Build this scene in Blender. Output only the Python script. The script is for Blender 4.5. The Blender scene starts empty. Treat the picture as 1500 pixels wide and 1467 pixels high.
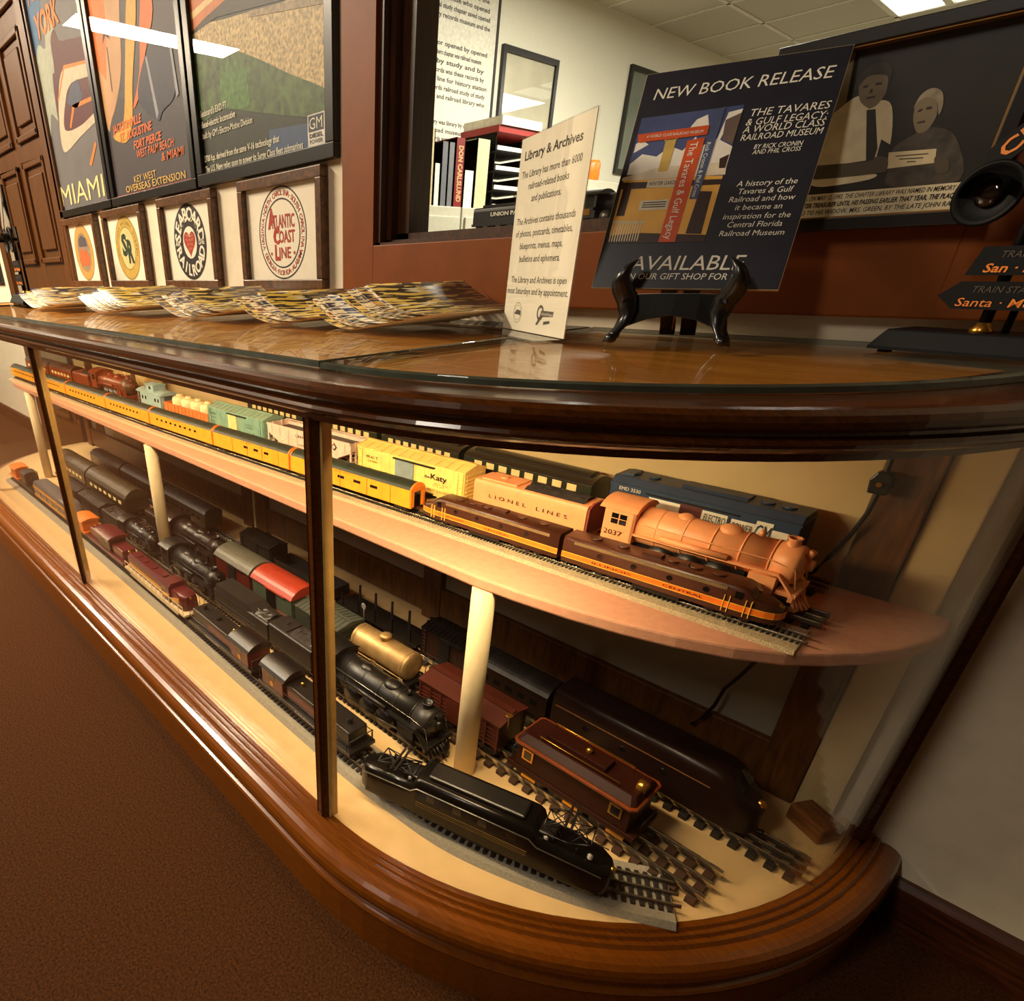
import bpy, bmesh, math, random
from math import sin, cos, pi, sqrt
from mathutils import Vector, Matrix
random.seed(7)
scn = bpy.context.scene
COL = scn.collection
# ------------------------------------------------------------------ camera, world, lights, exposure
cam = bpy.data.objects.new('camera', bpy.data.cameras.new('camera')); COL.objects.link(cam)
cam.data.sensor_width = 36.0
cam.data.lens = 885.5023 * 36 / 1500
cam.data.shift_x = (750 - 481.4181) / 1500
cam.data.shift_y = (863.2241 - 733.5) / 1500
cam.data.clip_start = 0.01
Rw = ((0.6333364535827017, 0.7736559519437696, -0.018477136825443413),
      (0.3499117329653015, -0.3075802812999271, -0.8848480941317991),
      (-0.6902511975335544, 0.5539411869300184, -0.46551309941402996))
# rows of Rw: image right, image down, view direction, in world axes
rt, dn, fw = [Vector(r).normalized() for r in Rw]
up = -dn
mw = Matrix(((rt.x, up.x, -fw.x, 0.0), (rt.y, up.y, -fw.y, -0.96296), (rt.z, up.z, -fw.z, 0.84449), (0, 0, 0, 1)))
cam.matrix_world = mw
scn.camera = cam
scn.view_settings.view_transform = 'Standard'
scn.view_settings.look = 'None'
scn.view_settings.exposure = 0.0
scn.view_settings.gamma = 1.0
scn.view_settings.use_curve_mapping = False
scn.cycles.transparent_max_bounces = 16
wd = bpy.data.worlds.new('world'); scn.world = wd; wd.use_nodes = True
wd.node_tree.nodes['Background'].inputs[0].default_value = (0.9, 0.75, 0.5, 1)
wd.node_tree.nodes['Background'].inputs[1].default_value = 0.03
def area(name, loc, size, energy, color, rot=(0, 0, 0), spread=None):
    l = bpy.data.lights.new(name, 'AREA'); l.shape = 'RECTANGLE'; l.size, l.size_y = size
    l.energy = energy; l.color = color
    if spread: l.spread = spread
    o = bpy.data.objects.new(name, l); COL.objects.link(o); o.location = loc; o.rotation_euler = rot
    return o
WARM = (1.0, 0.83, 0.60)
# fluorescent tubes on the ceiling of this room (the image of the first shows in the poster glass)
area('room_tube_and_fill', (-5.2, -1.75, 2.36), (0.26, 1.25), 130, WARM)
area('room_tube_and_fill', (-0.7, -2.7, 2.36), (0.26, 1.25), 32, (1.0, 0.88, 0.72))  # added fill to brighten the right side, no tube seen there
area('room_tube_and_fill', (-3.1, -1.8, 2.36), (0.26, 1.25), 215, WARM)
# strip lamp inside the case, under the front top rail
area('case_strip_and_fill', (-1.70, -0.518, 0.703), (2.5, 0.02), 13.5, (1.0, 0.76, 0.42), rot=(math.radians(36), 0, 0))
area('case_strip_and_fill', (-0.40, -0.50, 0.703), (0.16, 0.02), 1.3, (1.0, 0.76, 0.42), rot=(math.radians(30), 0, math.radians(10)), spread=2.2)  # extra lamp piece added to brighten the right end of the case
# library room behind the window
area('library_panel', (-1.5, 2.6, 2.3), (0.5, 1.2), 100, (1.0, 0.95, 0.80))
area('library_panel', (-1.0, 5.0, 2.3), (0.5, 1.2), 55, (1.0, 0.95, 0.80))

# ------------------------------------------------------------------ materials
def lin(c):
    return tuple(((v / 255) / 12.92 if v / 255 <= 0.04045 else ((v / 255 + 0.055) / 1.055) ** 2.4) for v in c)
_M = {}
def M(name, c, rough=0.5, metal=0.0, spec=0.5, coat=0.0, var=0.12, vs=60.0, bump=0.0, bs=200.0):
    if name in _M: return _M[name]
    m = bpy.data.materials.new(name); m.use_nodes = True; nt = m.node_tree; b = nt.nodes['Principled BSDF']
    b.inputs['Roughness'].default_value = rough; b.inputs['Metallic'].default_value = metal
    b.inputs['Specular IOR Level'].default_value = spec; b.inputs['Coat Weight'].default_value = coat
    b.inputs['Coat Roughness'].default_value = 0.08
    L = lin(c); tc = nt.nodes.new('ShaderNodeTexCoord'); nz = nt.nodes.new('ShaderNodeTexNoise')
    nz.inputs['Scale'].default_value = vs; nz.inputs['Detail'].default_value = 4
    nt.links.new(tc.outputs['Object'], nz.inputs['Vector'])
    r = nt.nodes.new('ShaderNodeValToRGB'); nt.links.new(nz.outputs['Fac'], r.inputs['Fac'])
    r.color_ramp.elements[0].position = 0.3; r.color_ramp.elements[1].position = 0.7
    r.color_ramp.elements[0].color = tuple(v * (1 - var) for v in L) + (1,)
    r.color_ramp.elements[1].color = tuple(min(1, v * (1 + var)) for v in L) + (1,)
    nt.links.new(r.outputs['Color'], b.inputs['Base Color'])
    if bump:
        n2 = nt.nodes.new('ShaderNodeTexNoise'); n2.inputs['Scale'].default_value = bs; n2.inputs['Detail'].default_value = 3
        nt.links.new(tc.outputs['Object'], n2.inputs['Vector'])
        bp = nt.nodes.new('ShaderNodeBump'); bp.inputs['Strength'].default_value = bump; bp.inputs['Distance'].default_value = 0.002
        nt.links.new(n2.outputs['Fac'], bp.inputs['Height']); nt.links.new(bp.outputs['Normal'], b.inputs['Normal'])
    _M[name] = m; return m
def wood(name, c1, c2, rough=0.25, coat=0.5, stretch=(3, 40, 40), bump=0.08):
    if name in _M: return _M[name]
    m = bpy.data.materials.new(name); m.use_nodes = True; nt = m.node_tree; b = nt.nodes['Principled BSDF']
    b.inputs['Roughness'].default_value = rough; b.inputs['Coat Weight'].default_value = coat; b.inputs['Coat Roughness'].default_value = 0.15
    tc = nt.nodes.new('ShaderNodeTexCoord'); mp = nt.nodes.new('ShaderNodeMapping'); mp.inputs['Scale'].default_value = stretch
    nt.links.new(tc.outputs['Object'], mp.inputs['Vector'])
    nz = nt.nodes.new('ShaderNodeTexNoise'); nz.inputs['Scale'].default_value = 4; nz.inputs['Detail'].default_value = 8; nz.inputs['Distortion'].default_value = 0.6
    nt.links.new(mp.outputs['Vector'], nz.inputs['Vector'])
    r = nt.nodes.new('ShaderNodeValToRGB'); nt.links.new(nz.outputs['Fac'], r.inputs['Fac'])
    r.color_ramp.elements[0].position = 0.35; r.color_ramp.elements[1].position = 0.68
    r.color_ramp.elements[0].color = lin(c1) + (1,); r.color_ramp.elements[1].color = lin(c2) + (1,)
    nt.links.new(r.outputs['Color'], b.inputs['Base Color'])
    bp = nt.nodes.new('ShaderNodeBump'); bp.inputs['Strength'].default_value = bump; bp.inputs['Distance'].default_value = 0.001
    nt.links.new(nz.outputs['Fac'], bp.inputs['Height']); nt.links.new(bp.outputs['Normal'], b.inputs['Normal'])
    _M[name] = m; return m
def glass(name, tint=(1, 1, 1), ior=1.45, rough=0.0, haze=0.0, hazec=(1, 1, 1), gmax=1.0):
    if name in _M: return _M[name]
    m = bpy.data.materials.new(name); m.use_nodes = True; nt = m.node_tree; nt.nodes.clear()
    out = nt.nodes.new('ShaderNodeOutputMaterial'); mix = nt.nodes.new('ShaderNodeMixShader')
    tr = nt.nodes.new('ShaderNodeBsdfTransparent'); tr.inputs[0].default_value = tint + (1,)
    gl = nt.nodes.new('ShaderNodeBsdfGlossy'); gl.inputs['Roughness'].default_value = rough
    lw_ = nt.nodes.new('ShaderNodeLayerWeight'); lw_.inputs['Blend'].default_value = 0.5
    f0 = ((ior - 1) / (ior + 1)) ** 2 * 0.6
    pw = nt.nodes.new('ShaderNodeMath'); pw.operation = 'POWER'; pw.inputs[1].default_value = 5.0; nt.links.new(lw_.outputs['Facing'], pw.inputs[0])
    fr = nt.nodes.new('ShaderNodeMath'); fr.operation = 'MULTIPLY_ADD'; fr.inputs[1].default_value = gmax - f0; fr.inputs[2].default_value = f0; nt.links.new(pw.outputs[0], fr.inputs[0])
    nt.links.new(fr.outputs[0], mix.inputs[0])
    base = tr.outputs[0]
    if haze:
        m2 = nt.nodes.new('ShaderNodeMixShader'); m2.inputs[0].default_value = haze
        df = nt.nodes.new('ShaderNodeBsdfDiffuse'); df.inputs[0].default_value = hazec + (1,)
        nt.links.new(tr.outputs[0], m2.inputs[1]); nt.links.new(df.outputs[0], m2.inputs[2]); base = m2.outputs[0]
    nt.links.new(base, mix.inputs[1]); nt.links.new(gl.outputs[0], mix.inputs[2]); nt.links.new(mix.outputs[0], out.inputs[0])
    _M[name] = m; return m
def emis(name, c, s):
    m = bpy.data.materials.new(name); m.use_nodes = True; b = m.node_tree.nodes['Principled BSDF']
    b.inputs['Base Color'].default_value = c + (1,); b.inputs['Emission Color'].default_value = c + (1,); b.inputs['Emission Strength'].default_value = s
    return m

# ------------------------------------------------------------------ mesh building
class MB:
    def __init__(s): s.v = []; s.f = []; s.sm = []
    def add(s, vs, fs, smooth=False):
        n = len(s.v); s.v += [tuple(v) for v in vs]; s.f += [tuple(i + n for i in f) for f in fs]; s.sm += [smooth] * len(fs); return s
    def box(s, x0, x1, y0, y1, z0, z1):
        return s.add([(x0, y0, z0), (x1, y0, z0), (x1, y1, z0), (x0, y1, z0), (x0, y0, z1), (x1, y0, z1), (x1, y1, z1), (x0, y1, z1)],
                     [(0, 3, 2, 1), (4, 5, 6, 7), (0, 1, 5, 4), (1, 2, 6, 5), (2, 3, 7, 6), (3, 0, 4, 7)])
    def cb(s, c, d):
        return s.box(c[0] - d[0] / 2, c[0] + d[0] / 2, c[1] - d[1] / 2, c[1] + d[1] / 2, c[2] - d[2] / 2, c[2] + d[2] / 2)
    def frame_of(s, d):
        d = Vector(d).normalized(); a = Vector((0, 0, 1)) if abs(d.z) < 0.9 else Vector((1, 0, 0))
        u = d.cross(a).normalized(); return u, d.cross(u)
    def cyl(s, p0, p1, r0, r1=None, n=16, caps=True):
        p0, p1 = Vector(p0), Vector(p1); r1 = r0 if r1 is None else r1; u, w = s.frame_of(p1 - p0); vs = []
        for p, r in ((p0, r0), (p1, r1)):
            for k in range(n): a = 2 * pi * k / n; vs.append(p + u * (r * cos(a)) + w * (r * sin(a)))
        s.add(vs, [(k, (k + 1) % n, n + (k + 1) % n, n + k) for k in range(n)], True)
        if caps: s.add(vs[:n], [tuple(range(n))]); s.add(vs[n:], [tuple(range(n))])
        return s
    def lathe(s, prof, o, d=(0, 0, 1), n=20):
        o = Vector(o); d = Vector(d).normalized(); u, w = s.frame_of(d); vs = []; m = len(prof)
        for r, h in prof:
            for k in range(n): a = 2 * pi * k / n; vs.append(o + d * h + u * (r * cos(a)) + w * (r * sin(a)))
        s.add(vs, [(j * n + k, j * n + (k + 1) % n, (j + 1) * n + (k + 1) % n, (j + 1) * n + k) for j in range(m - 1) for k in range(n)], True)
        for j in (0, m - 1):
            if prof[j][0] > 1e-6: s.add(vs[j * n:(j + 1) * n], [tuple(range(n))])
        return s
    def tube(s, pts, r, n=8):
        pts = [Vector(p) for p in pts]; rings = []; vs = []
        for i, p in enumerate(pts):
            d = (pts[min(i + 1, len(pts) - 1)] - pts[max(i - 1, 0)]); u, w = s.frame_of(d)
            for k in range(n): a = 2 * pi * k / n; vs.append(p + u * (r * cos(a)) + w * (r * sin(a)))
        m = len(pts)
        s.add(vs, [(j * n + k, j * n + (k + 1) % n, (j + 1) * n + (k + 1) % n, (j + 1) * n + k) for j in range(m - 1) for k in range(n)], True)
        s.add(vs[:n], [tuple(range(n))]); s.add(vs[-n:], [tuple(range(n))]); return s
    def prism(s, pts, ax, a, b, smooth=False):
        def P(t, q): return {'x': (t, q[0], q[1]), 'y': (q[0], t, q[1]), 'z': (q[0], q[1], t)}[ax]
        n = len(pts); va = [P(a, q) for q in pts]; vb = [P(b, q) for q in pts]
        s.add(va, [tuple(range(n))]); s.add(vb, [tuple(range(n))])
        return s.add(va + vb, [(k, (k + 1) % n, n + (k + 1) % n, n + k) for k in range(n)], smooth)
    def loft(s, secs, close=True, caps=True, smooth=True):
        n = len(secs[0]); vs = [p for q in secs for p in q]; m = len(secs); K = n if close else n - 1
        s.add(vs, [(j * n + k, j * n + (k + 1) % n, (j + 1) * n + (k + 1) % n, (j + 1) * n + k) for j in range(m - 1) for k in range(K)], smooth)
        if caps: s.add(secs[0], [tuple(range(n))]); s.add(secs[-1], [tuple(range(n))])
        return s
    def ball(s, c, r, n=16, m=10):
        rx, ry, rz = r if isinstance(r, tuple) else (r, r, r); vs = []
        for j in range(m + 1):
            t = pi * j / m
            for k in range(n): a = 2 * pi * k / n; vs.append((c[0] + rx * sin(t) * cos(a), c[1] + ry * sin(t) * sin(a), c[2] + rz * cos(t)))
        return s.add(vs, [(j * n + k, j * n + (k + 1) % n, (j + 1) * n + (k + 1) % n, (j + 1) * n + k) for j in range(m) for k in range(n)], True)
    def poly(s, pts): return s.add(pts, [tuple(range(len(pts)))])
    def pxz(s, pts, y): return s.poly([(x, y, z) for x, z in pts])
    def ring(s, cx, y, cz, r0, r1, n=48):
        vs = [(cx + r * cos(2 * pi * k / n), y, cz + r * sin(2 * pi * k / n)) for r in (r0, r1) for k in range(n)]
        return s.add(vs, [(k, (k + 1) % n, n + (k + 1) % n, n + k) for k in range(n)])
    def disc(s, cx, y, cz, r, n=40): return s.poly([(cx + r * cos(2 * pi * k / n), y, cz + r * sin(2 * pi * k / n)) for k in range(n)])
    def text(s, t, o, U, V, w=None, h=0.01, bold=0.0, ital=0.0, align='l'):
        vs, fs, bx = glyphs(t, bold); o, U, V = Vector(o), Vector(U), Vector(V); ky = h / 0.686
        kx = w / (bx[1] - bx[0]) if w else ky; x0 = bx[0]
        if align == 'c': x0 = (bx[0] + bx[1]) / 2
        return s.add([o + U * ((x - x0) * kx + ital * y * ky) + V * (y * ky) for x, y in vs], fs)
    def mesh(s, name, bevel=0.0):
        me = bpy.data.meshes.new(name); me.from_pydata(s.v, [], s.f); me.polygons.foreach_set('use_smooth', s.sm)
        bm = bmesh.new(); bm.from_mesh(me); bmesh.ops.remove_doubles(bm, verts=bm.verts, dist=1e-6)
        bmesh.ops.recalc_face_normals(bm, faces=bm.faces)
        if bevel:
            ed = [e for e in bm.edges if len(e.link_faces) == 2 and e.calc_face_angle(0) > 0.6]
            bmesh.ops.bevel(bm, geom=ed, offset=bevel, segments=2, profile=0.5, affect='EDGES', clamp_overlap=True)
        bm.to_mesh(me); bm.free(); return me
    def build(s, name, mat, parent=None, bevel=0.0, loc=None):
        me = s.mesh(name, bevel); me.materials.append(mat); return link(name, me, parent, loc)
_G = {}
def glyphs(t, bold):
    if any(c in t for c in 'MW'): bold = min(bold, .003)
    if (t, bold) in _G: return _G[(t, bold)]
    cu = bpy.data.curves.new('t', 'FONT'); cu.body = t; cu.resolution_u = 2; cu.offset = bold
    ob = bpy.data.objects.new('t', cu); me = ob.to_mesh()
    vs = [(v.co.x, v.co.y) for v in me.vertices]; fs = [tuple(p.vertices) for p in me.polygons]
    ob.to_mesh_clear(); bpy.data.objects.remove(ob); bpy.data.curves.remove(cu)
    xs = [v[0] for v in vs] or [0, 1]; _G[(t, bold)] = (vs, fs, (min(xs), max(xs))); return _G[(t, bold)]
def link(name, me, parent=None, loc=None, scale=None):
    o = bpy.data.objects.new(name, me); COL.objects.link(o); o.parent = parent
    if loc: o.location = loc
    if scale: o.scale = scale
    return o
def tag(o, label, cat, group=None, kind=None):
    o['label'] = label; o['category'] = cat
    if group: o['group'] = group
    if kind: o['kind'] = kind
    return o
def thing(name, label, cat, loc=(0, 0, 0), rz=0.0, group=None):
    o = bpy.data.objects.new(name, None); COL.objects.link(o); o.location = loc; o.rotation_euler = (0, 0, rz)
    o.empty_display_size = 0.02
    return tag(o, label, cat, group)
def struct(o): o['kind'] = 'structure'; return o
def dup(root, loc, label, rz=None):
    r = root.copy(); COL.objects.link(r); r.location = loc; r['label'] = label
    if rz is not None: r.rotation_euler = (0, 0, rz)
    for ch in list(root.children):
        c = ch.copy(); COL.objects.link(c); c.parent = r
        for g in ch.children: d = g.copy(); COL.objects.link(d); d.parent = c
    return r
X, Y, Zv = (1, 0, 0), (0, 1, 0), (0, 0, 1)

# ------------------------------------------------------------------ shared dimensions
D, H, zb, zs = 0.5689, 0.7546, 0.1309, 0.4778
xm, xl, x3, ca, cb_, yr = -0.5109, -1.516, -2.521, 0.5176, 0.5391, 0.0298
wall_white = M('wall_paint', (216, 204, 178), 0.7, var=0.05, vs=30, bump=0.15, bs=400)
dark_wood = wood('case_wood', (62, 29, 2), (86, 42, 4), 0.22, 0.4, (3, 60, 60), 0.02)
base_wood = wood('base_wood', (106, 54, 5), (120, 63, 8), 0.24, 0.4, (6, 60, 60), 0.02)
top_wood = wood('top_board_wood', (196, 118, 36), (228, 152, 62), 0.35, 0.2, (2, 25, 25), 0.03)
back_wood = wood('back_frame_wood', (70, 40, 8), (108, 64, 16), 0.5, 0.1, (30, 30, 4))
casing_paint = M('casing_stain', (122, 60, 4), 0.5, spec=0.25, var=0.1, vs=20)
jamb_wood = wood('jamb_wood', (52, 27, 10), (78, 42, 16), 0.4, 0.2, (30, 30, 3))
door_wood = wood('door_wood', (70, 38, 6), (88, 50, 10), 0.4, 0.2, (30, 30, 3))
black_m = M('black_paint', (9, 8, 8), 0.55, spec=0.15, var=0.2)
clear = glass('clear_glass')
frame_glass = glass('picture_glass', (0.97, 0.97, 0.97), 1.5, gmax=0.6)
metal_rail = M('rail_steel', (200, 190, 168), 0.22, 0.9)

# ------------------------------------------------------------------ the room
carpet = M('carpet', (66, 37, 14), 0.95, spec=0.1, var=0.5, vs=260, bump=1.0, bs=420)
struct(MB().box(-7.2, 2.2, -5.2, 0.1, -0.05, 0).build('floor', carpet))
struct(MB().box(-7.2, 2.2, -5.2, 0.1, 2.42, 2.5).build('ceiling', M('ceiling_paint', (190, 180, 160), 0.8)))
wb = MB()
T = 0.08
for a in ((-7.2, -3.70, 0, 2.42), (-2.86, -1.012, 0, 2.42), (-1.012, -0.14, 0, 0.888), (-1.012, -0.14, 1.78, 2.42), (-0.14, 2.2, 0, 2.42), (-3.70, -2.86, 2.06, 2.42)):
    wb.box(a[0], a[1], 0, T, a[2], a[3])
struct(wb.build('wall_back', wall_white))
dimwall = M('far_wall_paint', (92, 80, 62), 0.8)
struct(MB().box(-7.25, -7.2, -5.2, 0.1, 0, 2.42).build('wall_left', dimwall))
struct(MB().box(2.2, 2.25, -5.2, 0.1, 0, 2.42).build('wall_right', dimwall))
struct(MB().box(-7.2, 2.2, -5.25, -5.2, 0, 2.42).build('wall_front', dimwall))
bbm = wood('baseboard_wood', (48, 20, 8), (84, 40, 16), 0.4, 0.2)
struct(MB().prism([(-0.014, 0), (0, 0), (0, 0.081), (-0.008, 0.081), (-0.014, 0.072)], 'x', 0.062, 2.2).build('baseboard_back', bbm))
struct(MB().prism([(-0.014, 0), (0, 0), (0, 0.081), (-0.008, 0.081), (-0.014, 0.072)], 'x', -7.2, -3.79).build('baseboard_left', bbm))

# panelled door with casing
cs = MB(); cs.box(-2.86, -2.765, -0.02, 0, 0, 2.15); cs.box(-3.79, -3.70, -0.02, 0, 0, 2.15); cs.box(-3.70, -2.86, -0.02, 0, 2.06, 2.15)
struct(cs.build('trim_1', door_wood, bevel=0.003))
dr = MB(); dr.box(-3.70, -2.86, 0.02, 0.055, 0.005, 2.055)
for x0, x1 in ((-3.60, -3.32), (-3.24, -2.96)):
    for z0, z1 in ((0.18, 0.78), (0.90, 1.27), (1.34, 1.66), (1.73, 1.95)):
        for q in ((x0, x1, z0, z0 + 0.02), (x0, x1, z1 - 0.02, z1), (x0, x0 + 0.02, z0, z1), (x1 - 0.02, x1, z0, z1)):
            dr.box(q[0], q[1], 0.006, 0.02, q[2], q[3])
        dr.box(x0 + 0.05, x1 - 0.05, 0.008, 0.02, z0 + 0.05, z1 - 0.05)
door = struct(dr.build('door_1', door_wood, bevel=0.003))

# window casing, jamb, sash, glass
c = MB()
c.box(-1.105, -1.012, -0.02, 0, 0.788, 1.87); c.box(-0.14, -0.03, -0.02, 0, 0.788, 1.87); c.box(-1.012, -0.14, -0.02, 0, 0.788, 0.888); c.box(-1.012, -0.14, -0.02, 0, 1.78, 1.87)
struct(c.build('trim_2', casing_paint, bevel=0.0015))
j = MB()
for k, (i, y0, y1) in enumerate(((0.0, -0.012, 0.012), (0.012, 0.006, 0.03), (0.024, 0.024, T))):
    x0, x1, z0, z1 = -1.012, -0.14, 0.888, 1.78; w = 0.012 if k < 2 else 0.030
    j.box(x0 + i, x0 + i + w, y0, y1, z0, z1); j.box(x1 - i - w, x1 - i, y0, y1, z0, z1)
    j.box(x0 + i, x1 - i, y0, y1, z0 + i * 0.35, z0 + (i + w) * 0.35); j.box(x0 + i, x1 - i, y0, y1, z1 - i - w, z1 - i)
w1 = struct(j.build('window_1', jamb_wood))
MB().box(-0.96, -0.192, 0.048, 0.052, 0.907, 1.72).build('window_pane', clear, w1)
struct(MB().box(-1.012, -0.14, T, 0.24, 0.87, 0.903).build('trim_3', jamb_wood))

# library room seen through the window
lw = M('library_wall_paint', (226, 222, 200), 0.7, var=0.03)
XW = -2.9
struct(MB().box(XW - 0.05, XW, T, 6.6, 0, 2.34).build('wall_library_left', lw))
struct(MB().box(XW, 2.2, 6.6, 6.65, 0, 2.34).build('wall_library_back', lw))
struct(MB().box(2.2, 2.25, T, 6.6, 0, 2.34).build('wall_library_right', lw))
struct(MB().box(XW, 2.2, T, 6.6, -0.05, 0).build('floor_library', carpet))
struct(MB().box(XW - 0.05, 2.25, T, 6.65, 2.34, 2.4).build('ceiling_library', M('ceiling_tile', (200, 196, 178), 0.9, var=0.06, vs=80)))
tb = MB()
for y in (2.0, 2.6, 3.2, 3.8, 4.4, 5.0, 5.6, 6.2): tb.box(XW, 2.2, y - 0.012, y + 0.012, 2.334, 2.341)
for x in (-2.4, -1.8, -1.2, -0.6, 0, 0.6): tb.box(x - 0.012, x + 0.012, T, 6.6, 2.334, 2.341)
struct(tb.build('trim_4', M('ceiling_grid', (226, 222, 206), 0.5)))
for nm, x0, x1, y0, y1, lab in (('ceiling_light', -1.79, -1.21, 5.0, 5.6, 'square fluorescent ceiling panel glowing in the library beyond the window'),):
    t = thing(nm, lab, 'light', ((x0 + x1) / 2, (y0 + y1) / 2, 2.334)); a, b = (x1 - x0) / 2, (y1 - y0) / 2
    f = MB(); f.box(-a, a, -b, -b + 0.03, -0.015, 0); f.box(-a, a, b - 0.03, b, -0.015, 0); f.box(-a, -a + 0.03, -b, b, -0.015, 0); f.box(a - 0.03, a, -b, b, -0.015, 0); f.box(-0.02, 0.02, -b, b, -0.012, 0)
    f.build('frame', M('white_metal', (225, 222, 210), 0.4), t)
    e = emis('fluorescent', (1.0, 0.95, 0.8), 3.0)
    for q in (-1, 1): MB().box(min(q * 0.03, q * (a - 0.03)), max(q * 0.03, q * (a - 0.03)), -b + 0.03, b - 0.03, -0.008, -0.001).build('diffuser', e, t)

# ------------------------------------------------------------------ display case
def path(off=0.0, n=22, yend=-0.003):
    P = []; cxr, cxl = xm, x3
    P.append((cxr + ca + off, yend))
    for k in range(n + 1):
        t = pi / 2 * (1 - k / n); P.append((cxr + (ca + off) * sin(t), -yr - (cb_ + off) * cos(t)))
    for k in range(1, 8): P.append((xm + (x3 - xm) * k / 8, -D - off))
    for k in range(n + 1):
        t = pi / 2 * k / n; P.append((cxl - (ca + off) * sin(t), -yr - (cb_ + off) * cos(t)))
    P.append((cxl - ca - off, yend)); return P
def sweep(mb, prof, smooth=False):
    rows = [[(p[0], p[1], z) for p in path(o)] for o, z in prof]; m = len(prof)
    secs = [[rows[j][i] for j in range(m)] for i in range(len(rows[0]))]
    return mb.loft(secs, True, True, smooth)
case = thing('display_case', 'long wooden glass-fronted display case with rounded ends against the white wall', 'display case', (0, 0, 0))
bp_ = [(-0.02, 0.1295), (0.0, 0.1305), (0.0035, 0.1305), (0.006, 0.127), (0.0085, 0.1285), (0.012, 0.1285), (0.0145, 0.1245), (0.017, 0.126), (0.021, 0.126), (0.0245, 0.1215), (0.028, 0.123), (0.034, 0.1225), (0.041, 0.1195), (0.0465, 0.1145), (0.0495, 0.108), (0.0505, 0.101), (0.0495, 0.094), (0.0465, 0.0885), (0.041, 0.0835), (0.0385, 0.079), (0.0415, 0.0775), (0.0465, 0.0755), (0.0488, 0.072), (0.0475, 0.068), (0.046, 0.066), (0.046, 0.0), (-0.02, 0.0)]
sweep(MB(), bp_).build('base_moulding', base_wood, case)
tp_ = [(-0.055, H - 0.0005), (0.028, H - 0.0005), (0.033, H - 0.0015), (0.037, H - 0.005), (0.0385, H - 0.0095), (0.037, H - 0.014), (0.033, H - 0.0175), (0.028, H - 0.019), (0.028, H - 0.0215), (0.0325, H - 0.0235), (0.034, H - 0.0265), (0.032, H - 0.0295), (0.025, H - 0.0315), (0.022, H - 0.034), (0.018, H - 0.0365), (0.012, H - 0.0385), (0.01, H - 0.042), (0.008, 0.7092), (-0.016, 0.7092), (-0.018, 0.725), (-0.055, 0.735)]
sweep(MB(), tp_).build('top_moulding', dark_wood, case)
inner = path(-0.05)
MB().prism([(p[0], p[1]) for p in inner], 'z', H - 0.014, H - 0.001).build('top_board', top_wood, case)
MB().prism([(p[0], p[1]) for p in path(-0.004)], 'z', zb - 0.02, zb).build('case_floor', M('cream_floor', (204, 170, 116), 0.6, var=0.05, vs=40), case)
# posts: grooved uprights with a pale strip painting the lamp-lit inner edge
def post(x, y, nx, ny, w=0.022, tag_='post'):
    tx, ty = -ny, nx
    def q(o, t): return (x + nx * o + tx * t, y + ny * o + ty * t)
    h = w / 2
    o = MB().prism([q(0.004, -h), q(0.008, -h * 0.7), q(0.006, -h * 0.45), q(0.009, -h * 0.3), q(0.009, h * 0.3), q(0.006, h * 0.45), q(0.008, h * 0.7), q(0.004, h), q(-0.012, h), q(-0.012, -h)], 'z', zb - 0.001, 0.712).build('post', dark_wood, case)
    return o
lit_edge = M('lamplit_edge', (190, 150, 84), 0.35)
for px in (xm, xl, x3):
    post(px, -D, 0, -1)
    MB().box(px + 0.0115, px + 0.0155, -D - 0.001, -D + 0.012, zb, 0.712).build('lit_post_edge', lit_edge, case)
post(xm + ca, -yr + 0.004, 1, 0, 0.02); post(x3 - ca, -yr + 0.004, -1, 0, 0.02)
for a, b in ((x3, xl), (xl, xm)):
    MB().box(a + 0.012, b - 0.012, -D - 0.0025, -D + 0.0005, zb, 0.712).build('glass_pane', clear, case)
for sgn, cx in ((1, xm), (-1, x3)):
    pts = [(cx + sgn * (ca - 0.001) * sin(pi / 2 * k / 60), -yr - (cb_ - 0.001) * cos(pi / 2 * k / 60)) for k in range(61)]
    pts2 = [(cx + sgn * (ca - 0.004) * sin(pi / 2 * k / 60), -yr - (cb_ - 0.004) * cos(pi / 2 * k / 60)) for k in range(61)]
    MB().loft([[(p[0], p[1], z) for p in pts] + [(p[0], p[1], z) for p in reversed(pts2)] for z in (zb, 0.712)], True, True, False).build('curved_glass_pane', clear, case)
# framed back of the case
grey_cloth = M('back_panel_cloth', (158, 150, 132), 0.8, var=0.06, vs=12)
cream_and_lit_board = M('cream_and_lit_board', (196, 172, 122), 0.7, var=0.08, vs=14)
MB().box(-3.0, -0.06, -0.016, -0.006, zb, 0.735).build('back_panel', grey_cloth, case)
MB().box(-3.0, -0.076, -0.0185, -0.0155, zs - 0.012, 0.735).build('lit_upper_panel', cream_and_lit_board, case)  # cream tone paints warm lamp light on the same grey back panel
for xx in (-0.10, -0.79, -1.48, -1.56, -2.27, -2.95):
    MB().box(xx - 0.026, xx + 0.026, -0.034, -0.016, zb, 0.735 if xx > -0.2 else zs - 0.02).build('back_stile', back_wood, case, bevel=0.002)
MB().box(-2.98, -0.076, -0.03, -0.017, zb + 0.012, zb + 0.085).build('back_rail', back_wood, case, bevel=0.002)
MB().box(-0.073, -0.028, -0.026, -0.006, zb, 0.735).build('back_end_board', cream_and_lit_board, case, bevel=0.002)
MB().box(-1.525, -1.515, -0.032, -0.016, zb, zs - .02).build('back_end_board', cream_and_lit_board, case)

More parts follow.
